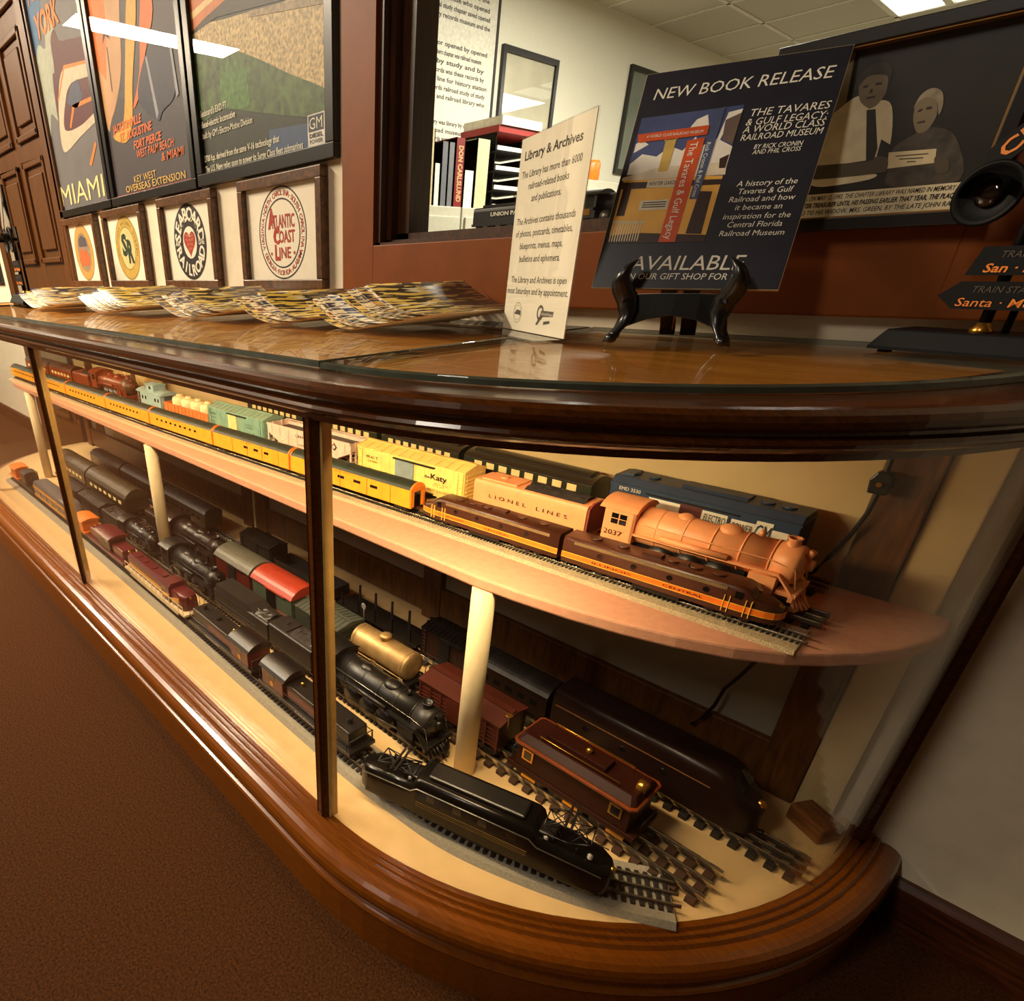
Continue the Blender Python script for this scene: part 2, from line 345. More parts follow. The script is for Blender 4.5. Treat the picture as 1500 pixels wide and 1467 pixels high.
# glass slabs on top
slab = glass('slab_glass', (0.96, 0.98, 0.96), 1.5, gmax=0.5)
gt = [(-2.52, -0.546), (-0.528, -0.546), (-0.528, -0.012), (-2.52, -0.012)]
tag(MB().prism(gt, 'z', H, H + 0.0065).build('glass_top', slab, bevel=0.001), 'long clear glass slab under the magazines on the case top', 'glass slab')
pr = [(xm + (ca - 0.02) * sin(t), -yr - (cb_ - 0.02) * cos(t)) for t in [pi / 2 * k / 24 for k in range(25)]]
gt2 = [(-0.522, -0.0115)] + [(-0.522, -0.549)] + pr + [(xm + ca - 0.02, -0.0115)]
tag(MB().prism(gt2, 'z', H, H + 0.0065).build('glass_top', slab, bevel=0.001), 'clear glass slab with a curved front under the easel on the case top', 'glass slab')

def edge_strip(outline, label_parent, nm='polished_edge'):
    n = len(outline); o = []
    for i, p in enumerate(outline):
        a, b = Vector(outline[i - 1]), Vector(outline[(i + 1) % n]); q = Vector(p); t1 = (q - a).normalized(); t2 = (b - q).normalized()
        nn = Vector((t1.y + t2.y, -(t1.x + t2.x))).normalized(); o.append(q + nn * 0.0006)
    return o
edge_m = M('glass_edge', (66, 72, 62), 0.12, spec=0.8, var=0.25, vs=30)
for gobj, out, rev in ((bpy.data.objects['glass_top'], gt, False), (bpy.data.objects['glass_top.001'], gt2, False)):
    o = edge_strip(out, gobj); o = o if (o[0] - Vector(out[0])).length else o
    ins = [Vector(p) + (Vector(p) - q) * 4 for p, q in zip(out, o)]
    m = MB(); n = len(out)
    ccw = sum(out[i][0] * out[(i + 1) % n][1] - out[(i + 1) % n][0] * out[i][1] for i in range(n)) > 0
    if not ccw: o = [Vector(p) * 2 - q for p, q in zip(out, o)]; ins = [Vector(p) + (Vector(p) - q) * 4 for p, q in zip(out, o)]
    m.loft([[(o[i].x, o[i].y, H + .0003), (o[i].x, o[i].y, H + .0050), (ins[i].x, ins[i].y, H + .0068), (ins[i].x, ins[i].y, H + .0003)] for i in list(range(n)) + [0]], True, False, False)
    m.build('polished_edge', edge_m, gobj)

# shelf with columns
pink = M('shelf_cloth', (192, 138, 108), 0.75, var=0.08, vs=120, bump=0.2, bs=600)
R_ = [(-0.45, -0.355), (-0.38, -0.349), (-0.31, -0.338), (-0.25, -0.323), (-0.20, -0.306), (-0.15, -0.282), (-0.11, -0.254), (-0.08, -0.222), (-0.055, -0.19), (-0.035, -0.155), (-0.02, -0.115), (-0.012, -0.08), (-0.012, -0.036)]
ol = R_ + [(-3.025 - p[0] * .72, p[1]) for p in reversed(R_)]
shelf = thing('display_shelf', 'pinkish cloth-covered shelf with a rounded end on round columns in the case', 'shelf', (-1.5, -0.2, zb))
MB().prism([(p[0] + 1.5, p[1] + 0.2) for p in ol], 'z', zs - 0.017 - zb, zs - zb).build('shelf_board', pink, shelf, bevel=0.003)
colm = M('column_paint', (206, 186, 146), 0.6, var=0.05)
for px in (-0.432, -1.487, -2.555):
    MB().cyl((px + 1.5, -0.1455, 0), (px + 1.5, -0.1455, zs - 0.0175 - zb), 0.0165, n=32).build('support_column', colm, shelf)

# ------------------------------------------------------------------ track
def interp(P, x):
    P = sorted(P)
    if x <= P[0][0]: a, b = P[0], P[1]
    elif x >= P[-1][0]: a, b = P[-2], P[-1]
    else:
        for a, b in zip(P, P[1:]):
            if a[0] <= x <= b[0]: break
    s = (b[1] - a[1]) / (b[0] - a[0]); return a[1] + s * (x - a[0]), math.atan(s)
def smoothp(P, n=6):
    P = sorted(P); out = []
    for i in range(len(P) - 1):
        p0, p1, p2, p3 = P[max(i - 1, 0)], P[i], P[i + 1], P[min(i + 2, len(P) - 1)]
        for k in range(n):
            t = k / n; out.append(tuple(0.5 * ((2 * p1[j]) + (-p0[j] + p2[j]) * t + (2 * p0[j] - 5 * p1[j] + 4 * p2[j] - p3[j]) * t * t + (-p0[j] + 3 * p1[j] - 3 * p2[j] + p3[j]) * t ** 3) for j in (0, 1)))
    return out + [P[-1]]
CAMP = Vector((0, -0.963, 0.844))
def track(label, P, z0, rails, tie, pitch, rh, railw, tiem, railm, bed=None, ext=0.0):
    """rails: y offsets; tie: (len, wid, hgt); bed: (half width, height, material, front only offset)"""
    t = thing('model_track', label, 'track', (P[-1][0], P[-1][1], z0)); o = Vector((P[-1][0], P[-1][1], 0))
    L = []; s = 0
    for a, b in zip(P, P[1:]): L.append((s, a, b)); s += math.dist(a, b)
    def at(q):
        for s0, a, b in reversed(L):
            if q >= s0: d = math.dist(a, b); k = (q - s0) / d; th = math.atan2(b[1] - a[1], b[0] - a[0]); return a[0] + (b[0] - a[0]) * k, a[1] + (b[1] - a[1]) * k, th
        return P[0][0], P[0][1], 0
    zt = 0
    if bed:
        hw, bh, bm_ = bed; zt = bh
        secs = []
        for i, p in enumerate(P):
            a, b = P[max(i - 1, 0)], P[min(i + 1, len(P) - 1)]; th = math.atan2(b[1] - a[1], b[0] - a[0]); n = (-sin(th), cos(th))
            secs.append([(p[0] - o.x + n[0] * w, p[1] - o.y + n[1] * w, z) for w, z in ((-hw, 0), (-hw * 0.86, bh), (hw * 0.86, bh), (hw, 0))])
        MB().loft(secs, True, True, False).build('roadbed', bm_, t)
    N = int(s / pitch); tl = []
    for k in range(N):
        q = s - pitch * (k + 0.5); x, y, th = at(q); tl.append(((Vector((x, y, z0)) - CAMP).length, x, y, th))
    tl.sort(); me = MB().box(-tie[1] / 2, tie[1] / 2, -tie[0] / 2, tie[0] / 2, 0, tie[2]).mesh('tie', 0.0006); me.materials.append(tiem)
    for k, (d, x, y, th) in enumerate(tl[:99]):
        q = link('tie', me, t, (x - o.x, y - o.y, zt)); q.rotation_euler = (0, 0, th)
    if len(tl) > 99:
        m = MB()
        for d, x, y, th in tl[99:]:
            c, sn = cos(th), sin(th); q = []
            for zz in (zt, zt + tie[2]):
                for u, w in ((-1, -1), (1, -1), (1, 1), (-1, 1)): q.append((x - o.x + c * u * tie[1] / 2 - sn * w * tie[0] / 2, y - o.y + sn * u * tie[1] / 2 + c * w * tie[0] / 2, zz))
            m.add(q, [(4, 5, 6, 7), (0, 1, 5, 4), (1, 2, 6, 5), (2, 3, 7, 6), (3, 0, 4, 7)])
        m.build('tie', tiem, t)['kind'] = 'stuff'
    zr = zt + tie[2]
    for ri, off in enumerate(rails):
        secs = []
        PP = list(P)
        if ext: a, b = P[-2], P[-1]; d = math.dist(a, b); PP.append((b[0] + (b[0] - a[0]) / d * ext, b[1] + (b[1] - a[1]) / d * ext))
        for i, p in enumerate(PP):
            a, b = PP[max(i - 1, 0)], PP[min(i + 1, len(PP) - 1)]; th = math.atan2(b[1] - a[1], b[0] - a[0]); n = (-sin(th), cos(th)); w = railw / 2
            secs.append([(p[0] - o.x + n[0] * (off + u), p[1] - o.y + n[1] * (off + u), zr + z) for u, z in ((-w * 1.6, 0), (-w * 0.5, rh * 0.3), (-w, rh * 0.65), (-w * 0.8, rh), (w * 0.8, rh), (w, rh * 0.65), (w * 0.5, rh * 0.3), (w * 1.6, 0))])
        MB().loft(secs, True, True, True).build('rail', railm, t)
    t['rail_top'] = z0 + zr + rh
    return z0 + zr + rh
tie_dark = M('tie_dark', (26, 20, 16), 0.6); tie_brown = M('tie_brown', (62, 38, 22), 0.6)
ballast = M('ballast', (186, 166, 130), 0.9, var=0.5, vs=900, bump=1.0, bs=900)
greybed = M('grey_roadbed', (142, 134, 116), 0.85, var=0.15, vs=300, bump=0.4, bs=700)
dull_rail = M('rail_dull', (120, 108, 90), 0.4, 0.7)
U1 = smoothp([(-2.83, -0.311), (-2.36, -0.305), (-1.54, -0.289), (-1.0, -0.268), (-0.63, -0.25), (-0.38, -0.238), (-0.107, -0.222)])
U2 = [(-2.92, -0.231), (-2.4, -0.222), (-1.3, -0.205), (-0.7, -0.187), (-0.25, -0.170), (-0.108, -0.166)]
U3 = [(-2.95, -0.075), (-1.5, -0.073), (-0.13, -0.07)]
L1 = smoothp([(-2.62, -0.45), (-1.7, -0.448), (-1.2, -0.452), (-0.8, -0.458), (-0.55, -0.460), (-0.44, -0.454), (-0.36, -0.444), (-0.28, -0.417), (-0.2, -0.379), (-0.118, -0.325)], 8)
L2 = [(-2.3, -0.36), (-0.465, -0.36)]
L3 = [(-2.6, -0.275), (-0.088, -0.275)]
L4 = [(-2.6, -0.155), (-0.022, -0.155)]
zU1 = track('small-gauge track on a pale gravel strip nearest the shelf front', U1, zs, (-0.00825, 0.00825), (0.028, 0.0025, 0.0018), 0.0055, 0.0022, 0.0012, tie_dark, metal_rail, (0.034, 0.004, ballast), 0.006)
zU2 = track('middle black track on the shelf under the pink engine', U2, zs, (-0.016, 0, 0.016), (0.046, 0.007, 0.006), 0.016, 0.006, 0.0025, tie_dark, dull_rail, None, 0.006)
zU3 = track('rear black track on the shelf by the cream back board', U3, zs, (-0.016, 0, 0.016), (0.046, 0.007, 0.006), 0.016, 0.006, 0.0025, tie_dark, dull_rail, None, 0.006)
zL1 = track('curving three-rail track on grey roadbed along the case front', L1, zb, (-0.017, 0, 0.017), (0.052, 0.0055, 0.003), 0.0105, 0.004, 0.0022, tie_dark, dull_rail, (0.044, 0.0075, greybed), 0.008)
zL2 = track('short-tied black track second from the front on the case floor', L2, zb, (-0.016, 0, 0.016), (0.044, 0.006, 0.004), 0.012, 0.006, 0.0022, tie_dark, dull_rail)
zL3 = track('wide bright-railed track third from the front on the case floor', L3, zb, (-0.027, 0, 0.027), (0.078, 0.012, 0.008), 0.024, 0.009, 0.004, tie_brown, metal_rail)
zL4 = track('rearmost bright-railed track on the case floor by the back', L4, zb, (-0.017, 0, 0.017), (0.058, 0.011, 0.008), 0.022, 0.008, 0.003, tie_dark, metal_rail)

# ------------------------------------------------------------------ rolling stock builders (length along x, front +x, z = 0 on the rail top)
blk = M('model_black', (20, 18, 16), 0.38, var=0.2); blk2 = M('model_grey_black', (33, 29, 25), 0.45, var=0.25)
whl = M('wheel_steel', (70, 62, 54), 0.35, 0.7); pane_dark = M('dark_pane', (16, 14, 14), 0.15)
ink = M('black_lettering', (20, 16, 14), 0.5); white_ink = M('white_lettering', (232, 226, 206), 0.5)
brass = M('brass', (196, 142, 60), 0.25, 0.9)
def _tr():
    f = MB()
    for s in (-1, 1):
        f.box(-0.026, 0.026, s * 0.0215 - 0.0015, s * 0.0215 + 0.0015, 0.008, 0.0125)
        for x in (-0.0185, 0.0185): f.box(x - 0.005, x + 0.005, s * 0.0215 - 0.003, s * 0.0215 + 0.003, 0.0065, 0.013)
        f.box(-0.007, 0.007, s * 0.0215 - 0.002, s * 0.0215 + 0.002, 0.0045, 0.0135)
    f.box(-0.005, 0.005, -0.0215, 0.0215, 0.0095, 0.0155)
    me = f.mesh('truck', 0.0004); me.materials.append(blk)
    w = MB().lathe([(0.0, -0.003), (0.0085, -0.003), (0.009, -0.0005), (0.0092, 0.001), (0.0105, 0.0012), (0.0105, 0.0025), (0.0, 0.0025)], (0, 0, 0), (0, 1, 0), 18).mesh('wheel'); w.materials.append(whl)
    return me, w
TRK, WHL = _tr()
def trucks(t, L, s=1.0, inset=0.045, wheels=True):
    for sg in (-1, 1):
        q = link('truck', TRK, t, (sg * (L / 2 - inset * s), 0, 0), (s, s, s))
        if wheels:
            for x in (-0.0185, 0.0185):
                for y in (-1, 1):
                    wv = link('wheel', WHL, q, (x, y * 0.0165, 0.0092)); wv.scale = (1, -y, 1)
def coupler(t, L, z=0.011, s=1.0):
    for sg in (-1, 1):
        MB().box(min(sg * (L / 2 - 0.004), sg * (L / 2 + 0.005 * s)), max(sg * (L / 2 - 0.004), sg * (L / 2 + 0.005 * s)), -0.0025 * s, 0.0025 * s, z - 0.002 * s, z + 0.002 * s).cyl((sg * (L / 2 + 0.005 * s), 0, z - 0.003 * s), (sg * (L / 2 + 0.005 * s), 0, z + 0.003 * s), 0.003 * s, n=10).build('coupler', blk, t)
def arch(W, h, z, n=10, lip=0.0): return [(-W / 2, z - lip)] + [(-W / 2 + W * k / n, z + h * (1 - (2 * k / n - 1) ** 2) ** 0.8) for k in range(n + 1)] + [(W / 2, z - lip)]
def place(nm, label, cat, P, zr, x0, x1, grp=None, flip=False, gap=0.004):
    xc = (x0 + x1) / 2; y, th = interp(P, xc)
    return thing(nm, label, cat, (xc, y, zr), th + (pi if flip else 0), grp), (x1 - x0) / cos(th) - gap
def body_sec(x, w, z0, z1, p, n=14): return [(x, w * (1 if cos(a) >= 0 else -1) * abs(cos(a)) ** p, z0 + (z1 - z0) * abs(sin(a)) ** p) for a in [pi * k / n for k in range(n + 1)]]
def lettering(t, items, mat, W, z_off=0.0005, side=-1):
    m = MB()
    for s_, x, z, w, h, b in items:
        if side < 0: m.text(s_, (x, -W / 2 - z_off, z), X, Zv, w, h, b)
        else: m.text(s_, (-x, W / 2 + z_off, z), (-1, 0, 0), Zv, w, h, b)
    return m.build('lettering', mat, t)

def boxcar(t, L, W, hb, z0, bm, rm, dm, dw=0.16, doorx=0.0, ladder=True, ribs=True, tr=1.0, railm=None, roofh=0.009):
    b = MB().box(-L / 2, L / 2, -W / 2, W / 2, z0, z0 + hb)
    for sg in (-1, 1):
        for k in range(7): z = z0 + hb * (0.08 + 0.13 * k); b.box(min(sg * L / 2, sg * (L / 2 + 0.0018)), max(sg * L / 2, sg * (L / 2 + 0.0018)), -W * 0.42, W * 0.42, z, z + hb * 0.06)
        for y in (-1, 1):
            b.box(-L / 2, L / 2, y * W / 2 - 0.0012 if y > 0 else -W / 2 - 0.0008, W / 2 + 0.0008 if y > 0 else -W / 2 + 0.0012, z0, z0 + 0.003)
        b.box(-L * 0.48 if sg < 0 else L * 0.28, -L * 0.28 if sg < 0 else L * 0.48, -W / 2, W / 2, z0 - 0.004, z0)
    if ribs:
        n = 12
        for k in range(n + 1):
            x = -L / 2 + 0.001 + (L - 0.002) * k / n
            if abs(x - doorx) < dw * L / 2 + 0.004: continue
            b.box(x - 0.0004, x + 0.0004, -W / 2 - 0.0005, W / 2 + 0.0005, z0 + 0.003, z0 + hb)
    b.build('body', bm, t, 0.0004)
    r = MB().prism([(-W / 2 - 0.001, z0 + hb), (W / 2 + 0.001, z0 + hb), (W / 2 + 0.001, z0 + hb + 0.0015), (0, z0 + hb + roofh), (-W / 2 - 0.001, z0 + hb + 0.0015)], 'x', -L / 2 - 0.001, L / 2 + 0.001)
    for k in range(13):
        x = -L / 2 + L * k / 12; e = 0.0008
        r.prism([(-W / 2 - 0.0015, z0 + hb), (W / 2 + 0.0015, z0 + hb), (W / 2 + 0.0015, z0 + hb + 0.0025), (0, z0 + hb + roofh + 0.001), (-W / 2 - 0.0015, z0 + hb + 0.0025)], 'x', x - e, x + e)
    r.box(-L / 2 - 0.003, L / 2 + 0.003, -0.004, 0.004, z0 + hb + roofh + 0.0008, z0 + hb + roofh + 0.002)
    r.build('roof', rm, t)
    railm = railm or blk
    for y in (-1, 1):
        w = dw * L / 2; ya, yb = sorted((y * W / 2, y * (W / 2 + 0.0025)))
        d = MB().box(doorx - w, doorx + w, ya, yb, z0 + 0.003, z0 + hb - 0.003)
        for k in range(1, 7): z = z0 + hb * k / 7.2; d.box(doorx - w * 0.92, doorx + w * 0.92, min(y * W / 2, y * (W / 2 + 0.0031)), max(y * W / 2, y * (W / 2 + 0.0031)), z, z + 0.0008)
        d.build('door', dm, t)
        for z in (z0 + 0.001, z0 + hb - 0.004):
            MB().box(doorx - w * 1.25, doorx + w * 3.2, *sorted((y * W / 2, y * (W / 2 + 0.0038))), z, z + 0.0022).build('door_rail', railm, t)
        if ladder:
            for sg in (-1, 1):
                x = sg * (L / 2 - 0.008); l = MB()
                for q in (-0.005, 0.005): l.box(x + q - 0.0005, x + q + 0.0005, *sorted((y * W / 2, y * (W / 2 + 0.0022))), z0, z0 + hb)
                for k in range(7): z = z0 + hb * (k + 0.5) / 7; l.box(x - 0.005, x + 0.005, *sorted((y * W / 2, y * (W / 2 + 0.0022))), z, z + 0.001)
                l.build('ladder', bm, t)
    trucks(t, L, tr); coupler(t, L)

def coach(t, L, W, z0, ze, zr, bm, rm, wm, nwin=8, end=None, s=1.0, skirt=None, clere=False, win=(0.30, 0.46), ww=0.55, wx=(-0.42, 0.42)):
    b = MB().box(-L / 2, L / 2, -W / 2, W / 2, z0, ze); b.build('body', bm, t, 0.0004)
    r = MB().prism(arch(W + 0.001, zr - ze, ze, 12), 'x', -L / 2, L / 2, False)
    for k in range(1, 8): x = -L / 2 + L * k / 8; r.prism(arch(W + 0.0016, zr - ze + 0.0004, ze, 12), 'x', x - 0.0004, x + 0.0004)
    if clere: r.prism(arch(W * 0.5, 0.005, zr, 8, 0.004), 'x', -L / 2 + 0.012, L / 2 - 0.012)
    r.build('roof', rm, t)
    h = ze - z0
    for y in (-1, 1):
        for k in range(nwin):
            x = L * (wx[0] + (wx[1] - wx[0]) * (k + 0.5) / nwin); w = L * (wx[1] - wx[0]) / nwin * ww / 2
            MB().box(x - w, x + w, *sorted((y * (W / 2 - 0.001), y * (W / 2 + 0.0004))), z0 + h * win[0] + h * 0.12, z0 + h * win[1] + h * 0.2).build('window', wm, t)
    if end:
        for sg in (-1, 1):
            e = MB(); w = W * 0.5
            e.prism([(-w, z0), (-w, ze)] + arch(W + 0.002, zr - ze + 0.0006, ze, 10)[1:-1] + [(w, ze), (w, z0), (w - 0.004, z0), (w - 0.004, ze - 0.004), (-w + 0.004, ze - 0.004), (-w + 0.004, z0)], 'x', *sorted((sg * (L / 2 - 0.001), sg * (L / 2 + 0.002))))
            e.build('end_frame', end, t)
            MB().box(*sorted((sg * (L / 2), sg * (L / 2 + 0.0015))), -W * 0.2, W * 0.2, z0, ze - 0.004).build('vestibule_door', pane_dark, t)
    MB().box(-L * 0.22, L * 0.22, -W * 0.33, W * 0.33, z0 - 0.006 * s, z0).build('underframe', skirt or blk, t)
    trucks(t, L, s); coupler(t, L, 0.011 * s, s)

def steam(t, L, shell, gear, s=None, W=0.054, accent=None, smoke=None, kx=None):
    s = s or L / 0.25; k = s; kx = kx or k
    def m(): return MB()
    def S(mb, name, mat, par=t, bev=0.0):
        mb.v = [(x * kx, y * k, z * k) for x, y, z in mb.v]; return mb.build(name, mat, par, bev)
    b = m().lathe([(0.0245, -0.085), (0.0245, -0.03), (0.0228, 0.0), (0.0222, 0.085)], (0, 0, 0.050), (1, 0, 0), 28)
    for x in (-0.055, -0.02, 0.015, 0.05, 0.083): b.lathe([(0.022, x - 0.001), (0.0250 - (x + 0.085) * 0.011, x - 0.001), (0.0250 - (x + 0.085) * 0.011, x + 0.001), (0.022, x + 0.001)], (0, 0, 0.050), (1, 0, 0), 28)
    S(b, 'boiler', shell)
    f = m().lathe([(0.0225, 0.085), (0.0225, 0.108), (0.0205, 0.1125), (0.012, 0.114), (0.011, 0.1165), (0.0, 0.117)], (0, 0, 0.050), (1, 0, 0), 28)
    for q in range(10): a = 2 * pi * q / 10; f.ball((0.1135, 0.018 * cos(a), 0.050 + 0.018 * sin(a)), 0.0014, 6, 4)
    S(f, 'smokebox', smoke or shell)
    S(m().cyl((0.114, 0, 0.0535), (0.124, 0, 0.0535), 0.0062, n=14).cyl((0.116, 0, 0.062), (0.119, 0, 0.070), 0.004, n=10), 'headlight', shell)
    cb = m(); w = 0.028
    roof = arch(0.062, 0.010, 0.072, 10, 0.001)
    cb.prism([(-w, 0.027), (-w, 0.072)] + arch(2 * w, 0.009, 0.072, 10)[1:-1] + [(w, 0.072), (w, 0.027), (w - 0.002, 0.027), (w - 0.002, 0.071), (-w + 0.002, 0.071), (-w + 0.002, 0.027)], 'x', -0.127, -0.082)
    cb.box(-0.086, -0.082, -w, w, 0.03, 0.072)
    S(cb, 'cab', shell)
    S(m().prism(roof, 'x', -0.134, -0.080), 'cab_roof', shell)
    for y in (-1, 1):
        for x in (-0.111, -0.099):
            for z in (0.055, 0.0625): S(m().box(x - 0.005, x + 0.005, *sorted((y * (w - 0.001), y * (w + 0.0005))), z - 0.0032, z + 0.0032), 'cab_window', pane_dark)
        S(m().box(-0.082, 0.098, *sorted((y * 0.018, y * 0.0275)), 0.0415, 0.0445).prism([(0.098, 0.0445), (0.098, 0.0415), (0.118, 0.022), (0.118, 0.025)], 'y', *sorted((y * 0.018, y * 0.0275))), 'running_board', shell)
        cyl = m().cyl((0.068, y * 0.0225, 0.021), (0.098, y * 0.0225, 0.021), 0.0088, n=16).box(0.068, 0.098, *sorted((y * 0.012, y * 0.030)), 0.026, 0.040).cyl((0.07, y * 0.0235, 0.035), (0.096, y * 0.0235, 0.035), 0.006, n=12)
        S(cyl, 'cylinder', shell)
        S(m().cyl((-0.045, y * 0.0265, 0.047), (0.04, y * 0.0265, 0.047), 0.004, n=10), 'air_tank', shell)
        S(m().tube([(-0.08, y * 0.0245, 0.0575), (0.0, y * 0.0238, 0.0575), (0.085, y * 0.0235, 0.057), (0.112, y * 0.021, 0.051), (0.118, y * 0.021, 0.03)], 0.0008, 6), 'handrail', accent or shell)
        for x in (-0.045, -0.008, 0.029):
            o = m().lathe([(0, -0.004), (0.0165, -0.004), (0.017, 0.0), (0.0185, 0.0005), (0.0185, 0.002), (0.0125, 0.002), (0.0125, -0.001), (0.004, -0.001), (0.004, 0.003), (0, 0.003)], (x, y * 0.0165, 0.0172), (0, -y, 0), 22)
            for q in range(8): a = 2 * pi * q / 8; o.box(x - 0.0008, x + 0.0008, y * 0.0165 - 0.0015, y * 0.0165 + 0.0015, 0.0172, 0.0172 + 0.012) if q == 0 else o.cyl((x, y * 0.0165, 0.0172), (x + 0.0125 * cos(a), y * 0.0165, 0.0172 + 0.0125 * sin(a)), 0.0008, n=5)
            S(o, 'driving_wheel', gear)
        S(m().box(-0.05, 0.034, *sorted((y * 0.0205, y * 0.022)), 0.009, 0.0125).tube([(-0.008, y * 0.0225, 0.0105), (0.07, y * 0.0225, 0.021)], 0.0014, 6), 'side_rod', whl)
        for x in (0.088, -0.098): S(m().lathe([(0, -0.003), (0.009, -0.003), (0.0095, 0.001), (0, 0.001)], (x, y * 0.0165, 0.0092), (0, -y, 0), 16), 'pony_wheel', gear)
    S(m().box(-0.12, 0.11, -0.009, 0.009, 0.012, 0.034).box(-0.08, 0.06, -0.014, 0.014, 0.022, 0.04), 'underframe', gear)
    for nm, x, r, h in (('steam_dome', -0.028, 0.0105, 0.0085), ('sand_dome', 0.028, 0.0125, 0.0085)):
        S(m().ball((x, 0, 0.0695), (r * 1.25, r, h), 18, 10).lathe([(0.013, -0.006), (r * 0.95, 0.0)], (x, 0, 0.0695), (0, 0, 1), 18), nm, shell)
    S(m().lathe([(0.0105, 0), (0.0075, 0.003), (0.0072, 0.009), (0.0088, 0.0115), (0.0062, 0.0115), (0.0062, 0.006), (0, 0.006)], (0.097, 0, 0.0685), (0, 0, 1), 18), 'smokestack', shell)
    S(m().cyl((0.062, 0, 0.070), (0.062, 0, 0.0765), 0.0012, n=6).lathe([(0.0045, 0.074), (0.003, 0.077), (0.0018, 0.0805), (0, 0.081)], (0.062, 0, 0), (0, 0, 1), 12), 'bell', shell)
    pl = m().box(0.1, 0.122, -0.026, 0.026, 0.021, 0.026).box(0.115, 0.120, -0.027, 0.027, 0.016, 0.024)
    for y in (-0.022, -0.016, -0.01, -0.004, 0.004, 0.01, 0.016, 0.022): pl.cyl((0.119, y, 0.018), (0.136 - abs(y) * 0.55, y * 0.9, 0.004), 0.0018, n=6)
    pl.box(0.118, 0.126, -0.02, 0.02, 0.003, 0.006)
    S(pl, 'pilot', shell)

def tender(t, L, W, z0, zt, bm, coalm, tr=1.0, slope=True, text=None):
    b = MB().loft([body_sec(x, W / 2, z0, zt, 0.16) for x in (-L / 2, L / 2)], False, True, False)
    b.box(-L / 2 - 0.001, L / 2 + 0.001, -W / 2 - 0.001, W / 2 + 0.001, z0 - 0.003, z0 + 0.001)
    b.build('body', bm, t)
    n = 18; c = MB(); pr = random.Random(int(L * 9999)); g = []
    for i in range(n + 1):
        g.append([(L * (-0.05 + 0.5 * i / n), W * 0.40 * (2 * k_ / 8 - 1), zt - 0.001 + (0.007 * (1 - (2 * k_ / 8 - 1) ** 2)) * (0.6 + 0.6 * pr.random())) for k_ in range(9)])
    c.loft(g, False, False, False); c.build('coal_load', coalm, t)
    MB().box(-L * 0.45, -L * 0.12, -W * 0.36, W * 0.36, zt - 0.001, zt + 0.002).cyl((-L * 0.3, 0, zt), (-L * 0.3, 0, zt + 0.005), 0.006, n=14).build('water_deck', bm, t)
    trucks(t, L, tr, 0.038); coupler(t, L)

# ---- small-gauge passenger train and the two brown and orange diesels
uy = M('yellow_car_paint', (232, 158, 40), 0.4); ug = M('dark_green_roof', (28, 42, 32), 0.5); uo = M('orange_end', (226, 122, 30), 0.45)
names = ['yellow passenger car at the far left end of the small-gauge train', 'yellow passenger car second from the left, just right of the far post', 'yellow passenger car below the brown steam engine', 'yellow passenger car below the pale blue caboose', 'yellow coach with dark square windows below the orange gondola', 'yellow baggage car below the teal boxcar', 'yellow mail car just left of the brown and orange diesels']
cars = ((-2.815, -2.44), (-2.435, -2.19), (-2.185, -1.852), (-1.848, -1.56), (-1.556, -1.246), (-1.242, -0.964), (-0.960, -0.647))
for i, (a, b) in enumerate(cars):
    t, L = place('passenger_car', names[i], 'model train car', U1, zU1, a, b, 'yellow passenger cars')
    coach(t, L, 0.035, 0.010, 0.041, 0.051, uy, ug, pane_dark, 3 if i >= 5 else 9, uo, 0.55, None, False, (0.40, 0.48), 0.42, (-0.40, 0.30) if i < 5 else (-0.1, 0.3))
    if i >= 5:
        for dx in (-0.22, 0.18): MB().box(L * dx - 0.0005, L * dx + 0.0005, -0.0181, 0.0181, 0.011, 0.041).box(L * dx + 0.055, L * dx + 0.056, -0.0181, 0.0181, 0.011, 0.041).build('baggage_door', M('door_line', (150, 92, 24), 0.5), t)
    lettering(t, (('UNION PACIFIC', -L * 0.1, 0.0375, L * 0.16, 0.0016, 0.0),), M('red_lettering', (150, 40, 20), 0.5), 0.035)
icb = M('chocolate_paint', (66, 32, 18), 0.38); ico = M('orange_stripe', (236, 118, 26), 0.4); icy = M('thin_yellow', (240, 190, 80), 0.4); gril = M('silver_grille', (150, 128, 92), 0.4, 0.4)
